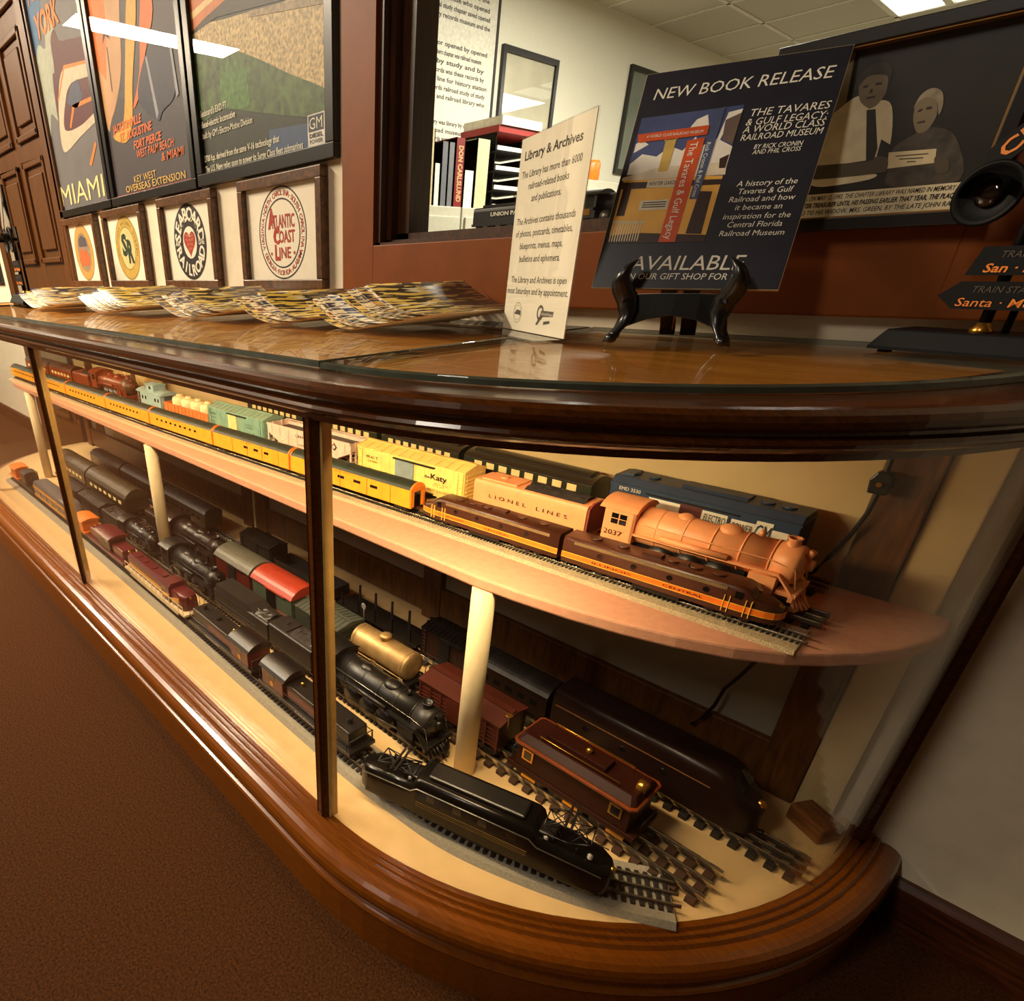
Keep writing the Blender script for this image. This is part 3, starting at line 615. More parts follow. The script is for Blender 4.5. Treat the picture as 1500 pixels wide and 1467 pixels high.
def eunit(t, L, W=0.037):
    w = W / 2; S_ = [(-L / 2, w, .008, .043, .22), (L * .30, w, .008, .043, .22), (L * .335, w, .008, .043, .24), (L * .365, w * .98, .008, .0405, .28), (L * .392, w * .95, .008, .033, .32), (L * .44, w * .86, .008, .0305, .36), (L * .475, w * .68, .008, .028, .42), (L * .493, w * .42, .009, .0245, .5), (L * .5, w * .12, .011, .019, .6)]
    MB().loft([body_sec(*q) for q in S_], False, True, True).build('body', icb, t)
    def band(z0, z1, o, nm, mat, xs=None):
        L_ = [(x, ww * 0.985 + o) for x, ww, *_ in S_]; pts = [(x, -y) for x, y in L_] + [(L * .5 + o, 0)] + [(x, y) for x, y in reversed(L_)]
        return MB().loft([[(x, y, z0) for x, y in pts], [(x, y, z1) for x, y in pts]], False, False, False).build(nm, mat, t)
    band(.0150, .0222, .0010, 'orange_stripe', ico); band(.0218, .0226, .0013, 'pin_stripe', icy); band(.0146, .0153, .0013, 'pin_stripe', icy)
    for y in (-1, 1):
        g = MB(); g.box(-L * .44, L * .28, *sorted((y * (w - .002), y * (w + .0003))), .0352, .0392)
        for k in range(60): x = -L * .44 + L * .72 * k / 60; g.box(x, x + .0012, *sorted((y * (w - .002), y * (w + .0008))), .0354, .039)
        g.build('grille', gril, t)
        for x in (-.30, -.13, .04, .20): MB().cyl((L * x, y * (w - .001), .029), (L * x, y * (w + .0008), .029), .0032, n=14).build('porthole', pane_dark, t)
        MB().box(L * .315, L * .345, *sorted((y * (w - .002), y * (w + .0004))), .029, .037).build('cab_window', pane_dark, t)
        MB().poly([(L * .368, y * .002, .0400), (L * .368, y * .0145, .0385), (L * .3925, y * .0145, .0325), (L * .3925, y * .002, .0340)]).build('windshield', pane_dark, t)
        for x in (.28, .365): MB().box(L * x - .0004, L * x + .0004, *sorted((y * w * .9, y * (w + .0015))), .010, .030).box(L * x + .005, L * x + .0058, *sorted((y * w * .9, y * (w + .0015))), .010, .030).build('grab_iron', icy, t)
    rf = MB()
    for x in (-.36, -.22, .02, .12, .22): rf.cyl((L * x, 0, .043), (L * x, 0, .0452), .007, n=14)
    rf.box(-L * .12, -L * .03, -.006, .006, .043, .0465).box(L * .05, L * .09, -.004, .004, .043, .046); rf.build('roof_fans', icb, t)
    MB().ball((L * .478, 0, .0255), (.004, .0035, .0035), 10, 6).build('headlight', brass, t)
    MB().box(-L * .12, L * .10, -.015, .015, .001, .009).build('fuel_tank', blk, t)
    for s_ in (-1, 1):
        q = link('truck', TRK, t, (s_ * L * .3, 0, 0), (.95, .62, .62))
        for x in (-.0185, 0, .0185):
            for y in (-1, 1): wv = link('wheel', WHL, q, (x, y * .0165, .0092)); wv.scale = (.65, -y, 1)
    coupler(t, L, .007, .5)
    lettering(t, (('ILLINOIS', -L * .33, .0172, L * .20, .0028, 0), ('CENTRAL', L * .02, .0172, L * .18, .0028, 0)), ink, W, .0016)
    lettering(t, (('ILLINOIS', -L * .33, .0172, L * .20, .0028, 0), ('CENTRAL', L * .02, .0172, L * .18, .0028, 0)), ink, W, .0016, 1)
t, L = place('diesel_locomotive', 'brown and orange streamlined diesel with its nose toward the yellow cars', 'model locomotive', U1, zU1, -.632, -.384, 'brown and orange diesels', True); eunit(t, L)
t, L = place('diesel_locomotive', 'brown and orange streamlined diesel with its nose at the right end of the shelf', 'model locomotive', U1, zU1, -.382, -.128, 'brown and orange diesels'); eunit(t, L)

# ---- middle shelf train
lb = M('pale_blue_plastic', (150, 178, 178), 0.45)
t, L = place('caboose', 'pale blue caboose with a cupola beside the brown steam engine', 'model train car', U2, zU2, -1.785, -1.622)
MB().box(-L * .38, L * .42, -.025, .025, .016, .058).build('body', lb, t, .0005)
MB().prism(arch(.058, .008, .058, 10, .001), 'x', -L * .5, L * .5).build('roof', lb, t)
cp = MB().box(-L * .16, L * .12, -.019, .019, .06, .079).prism(arch(.044, .004, .079, 8, .001), 'x', -L * .19, L * .15); cp.build('cupola', lb, t)
for y in (-1, 1):
    for x in (-.28, -.16, .22, .34): MB().box(L * x - .004, L * x + .004, *sorted((y * .024, y * .0254)), .038, .047).build('window', pane_dark, t)
    MB().box(-L * .06, L * .02, *sorted((y * .018, y * .0194)), .067, .075).build('window', pane_dark, t)
MB().box(L * .42, L * .423, -.012, .012, .02, .055).build('end_door', M('end_blue', (70, 92, 104), .5), t)
rl = MB()
for s_ in (-1, 1):
    rl.box(*sorted((s_ * L * .38, s_ * L * .5)), -.024, .024, .014, .017)
    for y in (-.023, 0, .023): rl.cyl((s_ * L * .49, y, .016), (s_ * L * .49, y, .058 if y else .036), .0008, n=6)
    rl.box(*sorted((s_ * L * .485, s_ * L * .495)), -.024, .024, .034, .0355)
rl.build('end_platform', lb, t); trucks(t, L, .9, .035); coupler(t, L)
og = M('orange_gondola', (208, 120, 58), .5)
t, L = place('gondola', 'orange open gondola loaded with cream canisters', 'model train car', U2, zU2, -1.612, -1.368)
g = MB().box(-L / 2, L / 2, -.027, .027, .016, .019)
for y in (-1, 1):
    g.box(-L / 2, L / 2, *sorted((y * .0255, y * .027)), .016, .046).box(-L / 2, L / 2, *sorted((y * .0255, y * .0285)), .044, .047)
    for k in range(13): x = -L / 2 + .002 + (L - .004) * k / 12; g.box(x - .001, x + .001, *sorted((y * .027, y * .0285)), .018, .045)
for s_ in (-1, 1): g.box(*sorted((s_ * L / 2, s_ * (L / 2 - .0015))), -.027, .027, .016, .047)
g.build('body', og, t); trucks(t, L); coupler(t, L); gp = t
cm = M('cream_canister', (232, 214, 164), .45)
for k in range(4):
    x = -.075 + .05 * k; th = gp.rotation_euler[2]; p = gp.location + Vector((x * cos(th), x * sin(th), .0195))
    q = thing('canister', ['leftmost cream canister in the orange gondola', 'cream canister second from the left in the orange gondola', 'cream canister second from the right in the orange gondola', 'rightmost cream canister in the orange gondola, next to the teal boxcar'][k], 'canister', p, 0, 'cream canisters in the gondola')
    MB().lathe([(.0, 0), (.021, 0), (.021, .036), (.0195, .041), (.015, .044), (0, .0445)], (0, 0, 0), n=24).build('body', cm, q)
    MB().lathe([(.009, .0438), (.009, .048), (.0075, .0495), (0, .0495)], (0, 0, 0), n=16).build('hatch', cm, q)
te = M('teal_paint', (122, 160, 142), .45); cdoor = M('cream_door', (230, 204, 138), .45); ter = M('teal_roof', (142, 174, 152), .5)
t, L = place('boxcar', 'teal boxcar with a cream sliding door', 'model train car', U2, zU2, -1.37, -1.132)
boxcar(t, L, .054, .050, .016, te, ter, cdoor, .15, -L * .03)
lettering(t, (('Penn', -L * .47, .052, L * .12, .006, .01), ('59415', -L * .46, .043, L * .11, .004, .0), ('CAPY', -L * .45, .034, L * .08, .003, 0), ('LTWT', -L * .45, .028, L * .08, .003, 0), ('DATA', L * .2, .046, L * .1, .004, 0), ('2458', L * .2, .04, L * .1, .004, 0), ('AB', L * .3, .028, L * .04, .004, 0)), ink, .054)
hp = M('pale_pink_hopper', (214, 190, 172), .5)
t, L = place('hopper', 'pale open hopper car partly hidden by the middle post', 'model train car', U2, zU2, -1.122, -.852)
h = MB()
for y in (-1, 1):
    ya, yb = sorted((y * .0255, y * .027))
    h.prism([(-L / 2, .066), (L / 2, .066), (L / 2, .048), (L * .20, .014), (L * .05, .014), (0, .022), (-L * .05, .014), (-L * .20, .014), (-L / 2, .048)], 'y', ya, yb)
    h.box(-L / 2, L / 2, *sorted((y * .0255, y * .029)), .063, .067)
    for k in range(9): x = -L * .44 + L * .88 * k / 8; h.box(x - .0008, x + .0008, *sorted((y * .027, y * .0285)), .046 if abs(x) > L * .3 else .022, .064)
for s_ in (-1, 1):
    h.add([(s_ * L / 2, -.026, .066), (s_ * L / 2, .026, .066), (s_ * L / 2, .026, .05), (s_ * L / 2, -.026, .05)], [(0, 1, 2, 3)])
    h.add([(s_ * L / 2, -.026, .05), (s_ * L / 2, .026, .05), (s_ * L * .12, .026, .015), (s_ * L * .12, -.026, .015)], [(0, 1, 2, 3)])
    h.box(*sorted((s_ * (L / 2 - .003), s_ * (L / 2 + .001))), -.027, .027, .012, .017)
h.build('body', hp, t)
for s_ in (-1, 1):
    e = MB()
    for y in (-.025, -.012, .012, .025): e.box(*sorted((s_ * (L / 2 - .003), s_ * (L / 2 + .001))), y - .0012, y + .0012, .012, .066)
    for z in (.022, .03, .038, .046, .054): e.box(*sorted((s_ * (L / 2 - .002), s_ * (L / 2 + .001))), -.026, -.012, z, z + .001).box(*sorted((s_ * (L / 2 - .002), s_ * (L / 2 + .001))), .012, .026, z, z + .001)
    for y in (-1, 1): e.cyl((s_ * L * .485, y * .0262, .015), (s_ * L * .22, y * .0262, .046), .0018, n=6).cyl((s_ * L * .33, y * .0262, .013), (s_ * L * .45, y * .0262, .03), .0014, n=6)
    e.box(*sorted((s_ * L * .2, s_ * L * .5)), -.027, .027, .012, .0145); e.build('end_ladder', hp, t)
MB().box(-L * .46, L * .46, -.024, .024, .052, .0565).build('coal_load', blk2, t)
lettering(t, (('LEHIGH', -L * .12, .052, L * .2, .005, .01), ('25000', -L * .1, .036, L * .09, .003, 0), ('CAPY', L * .04, .04, L * .08, .003, 0), ('NEW', L * .04, .035, L * .06, .003, 0)), ink, .054, .002)
MB().prism([(L * .33, .046), (L * .36, .053), (L * .33, .060), (L * .30, .053)], 'y', -.0288, -.0284).build('diamond_emblem', ink, t)
MB().prism([(L * .33, .049), (L * .35, .053), (L * .33, .057), (L * .31, .053)], 'y', -.0292, -.0287).build('diamond_emblem', hp, t)
trucks(t, L); coupler(t, L)
my = M('pale_yellow_plastic', (238, 208, 116), .42); gd = M('grey_blue_door', (134, 150, 150), .45)
t, L = place('boxcar', 'yellow boxcar with a grey sliding door right of the middle post', 'model train car', U2, zU2, -.836, -.585)
boxcar(t, L, .054, .050, .016, my, my, gd, .17, -L * .02)
for q_ in (('M-K-T', -L * .40, .050, L * .12, .0055, .0), ('Katy', L * .22, .044, L * .14, .009, .02), ('the', L * .165, .044, L * .05, .005, .01)): lettering(t, (q_,), ink, .054, .0012)
lettering(t, (('64400', -L * .39, .044, L * .1, .0035, 0), ('CAPY', -L * .42, .028, L * .07, .003, 0), ('LT 65', -L * .3, .027, L * .09, .003, 0), ('NEW 4-52', L * .25, .036, L * .12, .003, 0), ('BLT LIONEL', L * .2, .024, L * .22, .0035, 0), ('ULA', L * .24, .033, L * .1, .002, 0)), M('brown_lettering', (150, 104, 40), .5), .054, .0012)
pk = M('pink_plastic', (236, 160, 106), .42, var=.06); coal = M('coal', (40, 34, 30), .8, bump=1., bs=500, var=.5)
pink_in = M('pink_inside', (150, 70, 56), .5)
t, L = place('tender', 'pale pink tender coupled behind the pink steam engine', 'model tender', U2, zU2, -.572, -.382)
tender(t, L, .052, .020, .064, pk, coal)
MB().prism([(-.024, .022), (.024, .022), (.024, .060), (.012, .066), (-.012, .066), (-.024, .060)], 'x', L / 2 + .0002, L / 2 + .003).build('front_bulkhead', pink_in, t)
lettering(t, (('L I O N E L    L I N E S', -L * .34, .040, L * .70, .0055, 0.0),), ink, .052, .0015)
t, L = place('steam_locomotive', 'pink steam locomotive at the right end of the middle shelf track', 'model locomotive', U2, zU2, -.370, -.117)
steam(t, .254, pk, blk, kx=.91)
lettering(t, (('2037', -.112, .037, .024, .0068, .0),), ink, .0565, .0014)

# ---- rear shelf train
br = M('reddish_brown_model', (122, 56, 26), .35, var=.3); brs = M('brown_smokebox', (96, 66, 44), .4)
for a, b, l in ((-2.86, -2.575, 'red-brown coach farthest left on the middle shelf track'), (-2.565, -2.325, 'red-brown coach behind the brown tender on the middle shelf track')):
    t, L = place('passenger_car', l, 'model train car', U2, zU2, a, b); coach(t, L, .054, .016, .056, .070, br, M('dark_brown_roof', (70, 36, 20), .45), cdoor, 6)
t, L = place('tender', 'red-brown tender behind the brown steam engine', 'model tender', U2, zU2, -2.315, -2.165); tender(t, L, .052, .018, .060, br, coal)
t, L = place('steam_locomotive', 'red-brown steam locomotive left of the pale blue caboose', 'model locomotive', U2, zU2, -2.145, -1.845); steam(t, .262, br, blk, smoke=brs)
crm = M('cream_car', (206, 176, 116), .5)
t, L = place('boxcar', 'pale cream boxcar behind the red-brown steam engine', 'model train car', U3, zU3, -2.24, -2.02); boxcar(t, L, .054, .050, .016, crm, M('dull_cream_roof', (176, 158, 116), .5), brs)
dg = M('dark_green_coach', (38, 42, 30), .3); dgr = M('green_black_roof', (34, 34, 28), .35, coat=.3); lit = M('cream_pane', (226, 200, 140), .4)
for a, b, l in ((-1.40, -1.16, 'dark green coach behind the teal boxcar on the rear shelf track'), (-1.15, -.905, 'dark green coach behind the pale hopper on the rear shelf track'), (-.895, -.69, 'dark green coach behind the yellow boxcar on the rear shelf track'), (-.682, -.432, 'dark green coach with pale windows behind the pink tender')):
    t, L = place('passenger_car', l, 'model train car', U3, zU3, a, b, 'dark green coaches'); coach(t, L, .056, .016, .058, .068, dg, dgr, lit, 8, None, 1.0, None, True, (.55, .72), .62)
bl = M('navy_paint', (44, 62, 86), .4)
t, L = place('diesel_locomotive', 'dark blue diesel with white stripes behind the pink engine', 'model locomotive', U3, zU3, -.408, -.165)
W = .058
MB().prism([(-W / 2, .020), (W / 2, .020), (W / 2, .073), (W / 2 - .008, .083), (-W / 2 + .008, .083), (-W / 2, .073)], 'x', -L / 2, L / 2).build('body', bl, t, .0008)
rr = MB().prism([(-.014, .083), (.014, .083), (.011, .0865), (-.011, .0865)], 'x', -L * .12, L * .22)
for x in (-.42, -.3, .3, .4): rr.cyl((L * x, 0, .083), (L * x, 0, .0855), .008, n=14)
rr.box(-L * .46, -L * .4, -.014, .014, .083, .086); rr.build('roof_hatch', bl, t)
MB().box(-L / 2 - .001, L / 2 + .001, -W / 2 - .001, W / 2 + .001, .0715, .074).build('gutter', bl, t)
ws = MB(); ws.box(-L * .20, -L * .08, -W / 2 - .0006, W / 2 + .0006, .047, .064).box(L * .04, L * .17, -W / 2 - .0006, W / 2 + .0006, .047, .064).box(L * .19, L * .36, -W / 2 - .0006, W / 2 + .0006, .046, .062).box(L * .36, L * .46, -W / 2 - .0006, W / 2 + .0006, .038, .060)
ws.prism([(-L * .20, .047), (-L * .20, .064), (-L * .26, .064)], 'y', -W / 2 - .0006, W / 2 + .0006); ws.build('white_stripe', white_ink, t)
MB().box(-L * .08, L * .04, -W / 2 - .0004, W / 2 + .0004, .034, .066).build('side_recess', M('dark_red_recess', (84, 34, 26), .6), t)
MB().box(-L * .28, L * .22, -W / 2 - .002, -W / 2 + .001, .067, .0690).build('handrail', blk, t)
lettering(t, (('EMD 3530', -L * .44, .0655, L * .13, .0050, .0),), white_ink, W, .0016)
lettering(t, (('ELECTRO', L * .055, .051, L * .11, .0095, 0), ('POWER', L * .20, .0495, L * .10, .009, 0)), ink, W, .0016)
MB().box(L * .308, L * .385, -W / 2 - .0012, -W / 2, .040, .0675).build('emblem_plate', white_ink, t)
lettering(t, (('GM', L * .312, .0435, L * .071, .020, .0),), bl, W, .0022)
MB().box(-L * .2, L * .1, -.02, .02, .003, .019).build('fuel_tank', blk, t); MB().box(-L / 2, L / 2, -W / 2, W / 2, .0165, .0205).build('walkway', blk, t)
trucks(t, L); coupler(t, L)

# ------------------------------------------------------------------ front floor track
mar = M('maroon_plastic', (84, 22, 26), .35, coat=.15); yel = M('mustard_stripe', (204, 142, 40), .4); cream_r = M('cream_railing', (206, 186, 146), .45)
orp = M('orange_plastic', (206, 108, 26), .45)
t, L = place('caboose', 'small orange work caboose at the far left end of the front track', 'model train car', L1, zL1, -2.60, -2.48)
MB().box(-L * .5, L * .5, -.027, .027, .014, .02).box(-L * .30, L * .30, -.024, .024, .02, .052).build('body', orp, t, .0005)
MB().prism(arch(.056, .007, .052), 'x', -L * .36, L * .36).build('roof', orp, t); MB().box(-.006, .006, -.0246, -.023, .034, .046).build('window', pane_dark, t); trucks(t, L, .8, .035); coupler(t, L)
t, L = place('crane_car', 'dark derrick crane car left of the grey-roofed diesel', 'model train car', L1, zL1, -2.47, -2.28)
MB().box(-L / 2, L / 2, -.027, .027, .014, .020).build('deck', blk, t)
MB().box(-.06, .0, -.024, .024, .022, .060).prism(arch(.05, .006, .060), 'x', -.062, .002).build('cab', blk2, t, .0005)
bm_ = MB()
for y in (-.012, .012): bm_.cyl((-.005, y, .03), (.085, y * .3, .085), .0022, n=6)
for k in range(5): q = k / 5; bm_.cyl((-.005 + .09 * q, -.012 * (1 - .7 * q), .03 + .055 * q), (-.005 + .09 * (q + .15), .012 * (1 - .7 * q), .03 + .055 * (q + .15)), .0012, n=5)
bm_.build('boom', blk, t); MB().tube([(.085, 0, .085), (.086, 0, .045), (.082, 0, .042)], .001, 5).build('hook', brass, t); trucks(t, L); coupler(t, L)
grf = M('grey_roof_paint', (78, 76, 78), .4); yside = M('yellow_side', (190, 128, 34), .4)
t, L = place('diesel_locomotive', 'grey-roofed diesel with orange-yellow sides left of the far post', 'model locomotive', L1, zL1, -2.26, -1.88)
S_ = [(-L / 2, .027, .014, .066, .25), (L * .36, .027, .014, .066, .25), (L * .42, .025, .014, .060, .3), (L * .44, .023, .014, .046, .35), (L * .48, .015, .014, .042, .45), (L * .5, .004, .018, .034, .6)]
MB().loft([body_sec(*q) for q in S_], False, True, True).build('body', grf, t)
MB().box(-L / 2 - .0005, L * .37, -.0285, .0285, .016, .024).box(-L / 2 - .0005, L * .37, -.0285, .0285, .044, .052).build('orange_stripe', yside, t)
for k in range(4): MB().box(-L * .35 + L * .17 * k, -L * .30 + L * .17 * k, -.0282, .0282, .028, .040).build('window', pane_dark, t)
trucks(t, L); coupler(t, L)
t, L = place('caboose', 'small orange caboose just right of the far post on the front track', 'model train car', L1, zL1, -1.87, -1.765)
MB().box(-L * .5, L * .5, -.027, .027, .014, .02).box(-L * .36, L * .36, -.025, .025, .02, .05).build('body', orp, t, .0005)
MB().prism(arch(.058, .007, .05), 'x', -L * .42, L * .42).build('roof', orp, t); MB().box(-.005, .005, -.0256, -.024, .032, .044).build('window', pane_dark, t); trucks(t, L, .8, .03); coupler(t, L)
t, L = place('switcher_locomotive', 'maroon centre-cab switcher left of the maroon and mustard diesel', 'model locomotive', L1, zL1, -1.75, -1.475)
MB().box(-L / 2, L / 2, -.027, .027, .013, .021).build('walkway', mar, t, .0008)
for s_ in (-1, 1): MB().box(*sorted((s_ * L * .17, s_ * L * .45)), -.019, .019, .021, .049).build('hood', mar, t, .003)
MB().box(-L * .16, L * .16, -.024, .024, .021, .062).build('cab', M('dark_maroon', (44, 16, 16), .4), t, .0006)
MB().prism(arch(.060, .007, .062, 10, .002), 'x', -L * .20, L * .20).build('cab_roof', mar, t)
for y in (-1, 1):
    for x in (-.09, .09): MB().box(L * x - .009, L * x + .009, *sorted((y * .0235, y * .0245)), .046, .058).build('cab_window', pane_dark, t)
for s_ in (-1, 1): MB().cyl((s_ * L * .45, 0, .043), (s_ * (L * .45 + .004), 0, .043), .005, n=12).build('headlight', brass, t)
trucks(t, L); coupler(t, L)
t, L = place('diesel_locomotive', 'maroon and mustard hood diesel with cream railings on the front track', 'model locomotive', L1, zL1, -1.468, -1.118)
MB().box(-L / 2, L / 2, -.028, .028, .014, .019).build('walkway', cream_r, t, .0005)
MB().loft([[(x, -.019, .019), (x, -.019, .050), (x, -.013, .056), (x, .013, .056), (x, .019, .050), (x, .019, .019)] for x in (-L * .46, L * .15)], True, True, False).build('long_hood', mar, t)
MB().loft([[(x, -.024, .019), (x, -.024, .056), (x, -.016, .065), (x, .016, .065), (x, .024, .056), (x, .024, .019)] for x in (L * .15, L * .27)], True, True, False).build('cab', mar, t)
MB().loft([body_sec(x, w, .019, z, .3) for x, w, z in ((L * .27, .021, .056), (L * .40, .0205, .056), (L * .44, .018, .055), (L * .455, .012, .053))], False, True, True).build('short_hood', mar, t)
for y in (-1, 1):
    s2 = MB(); s2.box(-L * .44, L * .15, *sorted((y * .018, y * .0197)), .027, .036).prism([(L * .15, .024), (L * .27, .034), (L * .27, .042), (L * .15, .034)], 'y', *sorted((y * .023, y * .0247))).prism([(L * .28, .021), (L * .40, .036), (L * .40, .047), (L * .28, .034)], 'y', *sorted((y * .02, y * .0216)))
    s2.build('mustard_stripe', yel, t)
    MB().box(L * .18, L * .245, *sorted((y * .0235, y * .0246)), .046, .056).build('cab_window', pane_dark, t)
    r2 = MB()
    for k in range(15): x = -L * .48 + L * .96 * k / 14; r2.box(x - .0006, x + .0006, *sorted((y * .0265, y * .0278)), .019, .038)
    r2.box(-L * .48, L * .48, *sorted((y * .0265, y * .0278)), .0365, .038); r2.box(-L * .4, L * .4, *sorted((y * .0265, y * .0275)), .006, .014); r2.build('railing', cream_r, t)
rr = MB()
for x in (-.36, -.24, -.1): rr.cyl((L * x, 0, .056), (L * x, 0, .0585), .009, n=16)
rr.box(-L * .02, L * .1, -.008, .008, .056, .060); rr.build('roof_fans', mar, t)
MB().box(-L * .13, L * .12, -.02, .02, .002, .014).build('fuel_tank', blk, t); MB().ball((L * .452, 0, .049), (.003, .004, .004), 10, 6).build('headlight', brass, t)
trucks(t, L); coupler(t, L)
def switcher(t, L, flip):
    q = -1 if flip else 1
    MB().box(-L / 2, L / 2, -.028, .028, .014, .021).build('walkway', blk, t, .0006)
    MB().box(*sorted((-q * L * .46, q * L * .20)), -.020, .020, .021, .052).build('hood', blk, t, .002)
    MB().box(*sorted((q * L * .20, q * L * .45)), -.026, .026, .021, .058).build('cab', mar, t, .0006)
    MB().prism(arch(.057, .013, .058, 14, .001), 'x', *sorted((q * L * .17, q * L * .47))).build('cab_roof', blk, t)
    for y in (-1, 1):
        MB().box(*sorted((-q * L * .20, q * L * .17)), *sorted((y * .019, y * .0207)), .026, .044).build('side_panel', mar, t)
        MB().box(q * L * .33 - .009, q * L * .33 + .009, *sorted((y * .0255, y * .0266)), .044, .055).build('cab_window', pane_dark, t)
        MB().cyl((q * L * .33, y * .0258, .034), (q * L * .33, y * .0268, .034), .0055, n=14).build('emblem', yel, t)
    MB().cyl((-q * L * .38, 0, .052), (-q * L * .38, 0, .062), .005, n=12).cyl((-q * L * .15, 0, .052), (-q * L * .15, 0, .058), .006, n=12).build('exhaust_stack', blk, t)
    MB().ball((q * L * .1, 0, .055), .004, 10, 6).build('bell', brass, t)
    rl = MB()
    for y in (-.027, .027):
        rl.tube([(-q * L * .47, y, .021), (-q * L * .47, y, .036), (q * L * .18, y, .036)], .0008, 5)
    for s_ in (-1, 1): rl.tube([(s_ * L * .49, -.024, .02), (s_ * L * .49, -.024, .042), (s_ * L * .49, .024, .042), (s_ * L * .49, .024, .02)], .001, 5)
    rl.build('railing', blk, t); trucks(t, L); coupler(t, L)
    lettering(t, (('RAILROAD', -L * .2 if not flip else -L * .05, .0155, L * .22, .004, 0),), white_ink, .056, .0006)
t, L = place('switcher_locomotive', 'black and maroon switcher with its arched cab at the right end', 'model locomotive', L1, zL1, -1.10, -.835); switcher(t, L, False)
t, L = place('switcher_locomotive', 'black and maroon switcher with its arched cab at the left end, behind the middle post', 'model locomotive', L1, zL1, -.815, -.545); switcher(t, L, True)
gg = M('gloss_black_green', (12, 12, 10), .22, spec=.25, coat=.05)
t, L = place('electric_locomotive', 'glossy black electric locomotive with tapered ends and pantographs on the front curve', 'model locomotive', L1, zL1, -.510, -.168)
HS = [(-.5, .010, .014, .040, .6), (-.485, .018, .012, .047, .45), (-.45, .0235, .012, .052, .38), (-.36, .0255, .012, .055, .34), (-.25, .027, .012, .058, .30)]
half = [(x * L, w, a, b, p) for x, w, a, b, p in HS]
secs = half + [(-.235 * L, .0285, .012, .070, .26), (-.215 * L, .029, .012, .074, .24)]
secs = secs + [(-x, w, a, b, p) for x, w, a, b, p in reversed(secs)]
MB().loft([body_sec(*q) for q in secs], False, True, True).build('body', gg, t)
MB().box(-L * .19, L * .19, -.016, .016, .0725, .0795).box(-L * .30, -L * .23, -.013, .013, .056, .064).box(L * .23, L * .30, -.013, .013, .056, .064).build('roof_box', blk, t, .003)
st = MB()
for y in (-1, 1):
    for z in (.030, .0335, .037): st.box(-L * .22, L * .22, *sorted((y * .0285, y * .0298)), z, z + .0008)
st.build('side_stripe', M('dull_gold', (120, 90, 40), .4), t)
for y in (-1, 1):
    for x in (-.16, -.05, .05, .16): MB().box(L * x - .006, L * x + .006, *sorted((y * .0285, y * .0294)), .046, .058).build('window', pane_dark, t)
    MB().tube([(-L * .47, y * .024, .044), (-L * .25, y * .0275, .050), (-L * .22, y * .029, .060), (L * .22, y * .029, .060), (L * .25, y * .0275, .050), (L * .47, y * .024, .044)], .0009, 6).build('handrail', M('satin_steel', (150, 146, 136), .3, .8), t)
fr = MB()
for s_ in (-1, 1):
    for x in (.12, .2, .28, .36): 
        for y in (-1, 1): fr.lathe([(0, -.003), (.012, -.003), (.0125, .002), (0, .002)], (s_ * L * x, y * .0165, .012), (0, -y, 0), 18)
    fr.box(*sorted((s_ * L * .08, s_ * L * .46)), -.024, .024, .008, .014)
fr.build('running_gear', blk, t)
def panto(x0, up):
    p = MB(); hb, hm, ht = (.064, .080, .098) if up else (.064, .067, .070)
    b_ = [(x0 - .014, -.012), (x0 - .014, .012), (x0 + .014, -.012), (x0 + .014, .012)]
    for x, y in b_: p.cyl((x, y, .056), (x, y, .064), .0016, n=8)
    for y in (-.012, .012): p.cyl((x0 - .014, y, hb), (x0 + .014, y, hb), .001, n=5)
    for s_ in (-1, 1):
        k = x0 + s_ * .028
        p.cyl((k, -.016, hm), (k, .016, hm), .0009, n=5)
        for y in (-1, 1):
            p.cyl((x0 + s_ * .004, y * .011, hb), (k, y * .016, hm), .0009, n=5).cyl((k, y * .016, hm), (x0 + s_ * .003, y * .010, ht), .0009, n=5)
            p.cyl((k, y * .016, hm), (x0 + s_ * .003, -y * .010, ht), .0007, n=5).cyl((x0 + s_ * .004, y * .011, hb), (k, -y * .016, hm), .0007, n=5)
    p.box(x0 - .005, x0 - .002, -.024, .024, ht, ht + .002).box(x0 + .002, x0 + .005, -.024, .024, ht, ht + .002)
    return p
panto(L * .335, True).build('pantograph', blk, t); panto(-L * .335, False).build('pantograph', blk, t)
ins = MB()
for x in (-.27, .27, .42): ins.lathe([(.003, 0), (.0035, .002), (.002, .003), (.0035, .005), (0, .007)], (L * x, -.012, .055), (0, 0, 1), 10)
ins.build('insulator', M('porcelain', (210, 200, 184), .3), t)
MB().ball((L * .495, 0, .040), (.004, .005, .005), 10, 6).build('headlight', brass, t); coupler(t, L)

# ------------------------------------------------------------------ second floor track: black trains
for a, b, l in ((-2.26, -2.08, 'black freight car leftmost on the second floor track'), (-2.07, -1.87, 'black freight car behind the orange caboose by the far post')):
    t, L = place('freight_car', l, 'model train car', L2, zL2, a, b); boxcar(t, L, .052, .036, .016, blk2, blk2, blk, .2)
t, L = place('tender', 'black tender left of the second column on the second floor track', 'model tender', L2, zL2, -1.86, -1.725); tender(t, L, .05, .018, .054, blk2, coal)
t, L = place('steam_locomotive', 'black steam locomotive just left of the second column', 'model locomotive', L2, zL2, -1.72, -1.515); steam(t, .205, blk, blk)
t, L = place('steam_locomotive', 'black steam locomotive just right of the second column', 'model locomotive', L2, zL2, -1.42, -1.158); steam(t, .26, blk, blk)
t, L = place('tender', 'long black tender with a stepped top behind the maroon switcher', 'model tender', L2, zL2, -1.15, -.925)
tender(t, L, .054, .018, .052, blk2, blk2)
MB().loft([[(x, -.026, .050), (x, -.022, z), (x, .022, z), (x, .026, .050)] for x, z in ((-L * .48, .064), (L * .14, .064), (L * .24, .054))], False, True, False).build('coal_bunker', blk2, t)
MB().box(-L * .4, L * .3, -.0285, -.027, .026, .029).build('rivet_strip', blk, t)
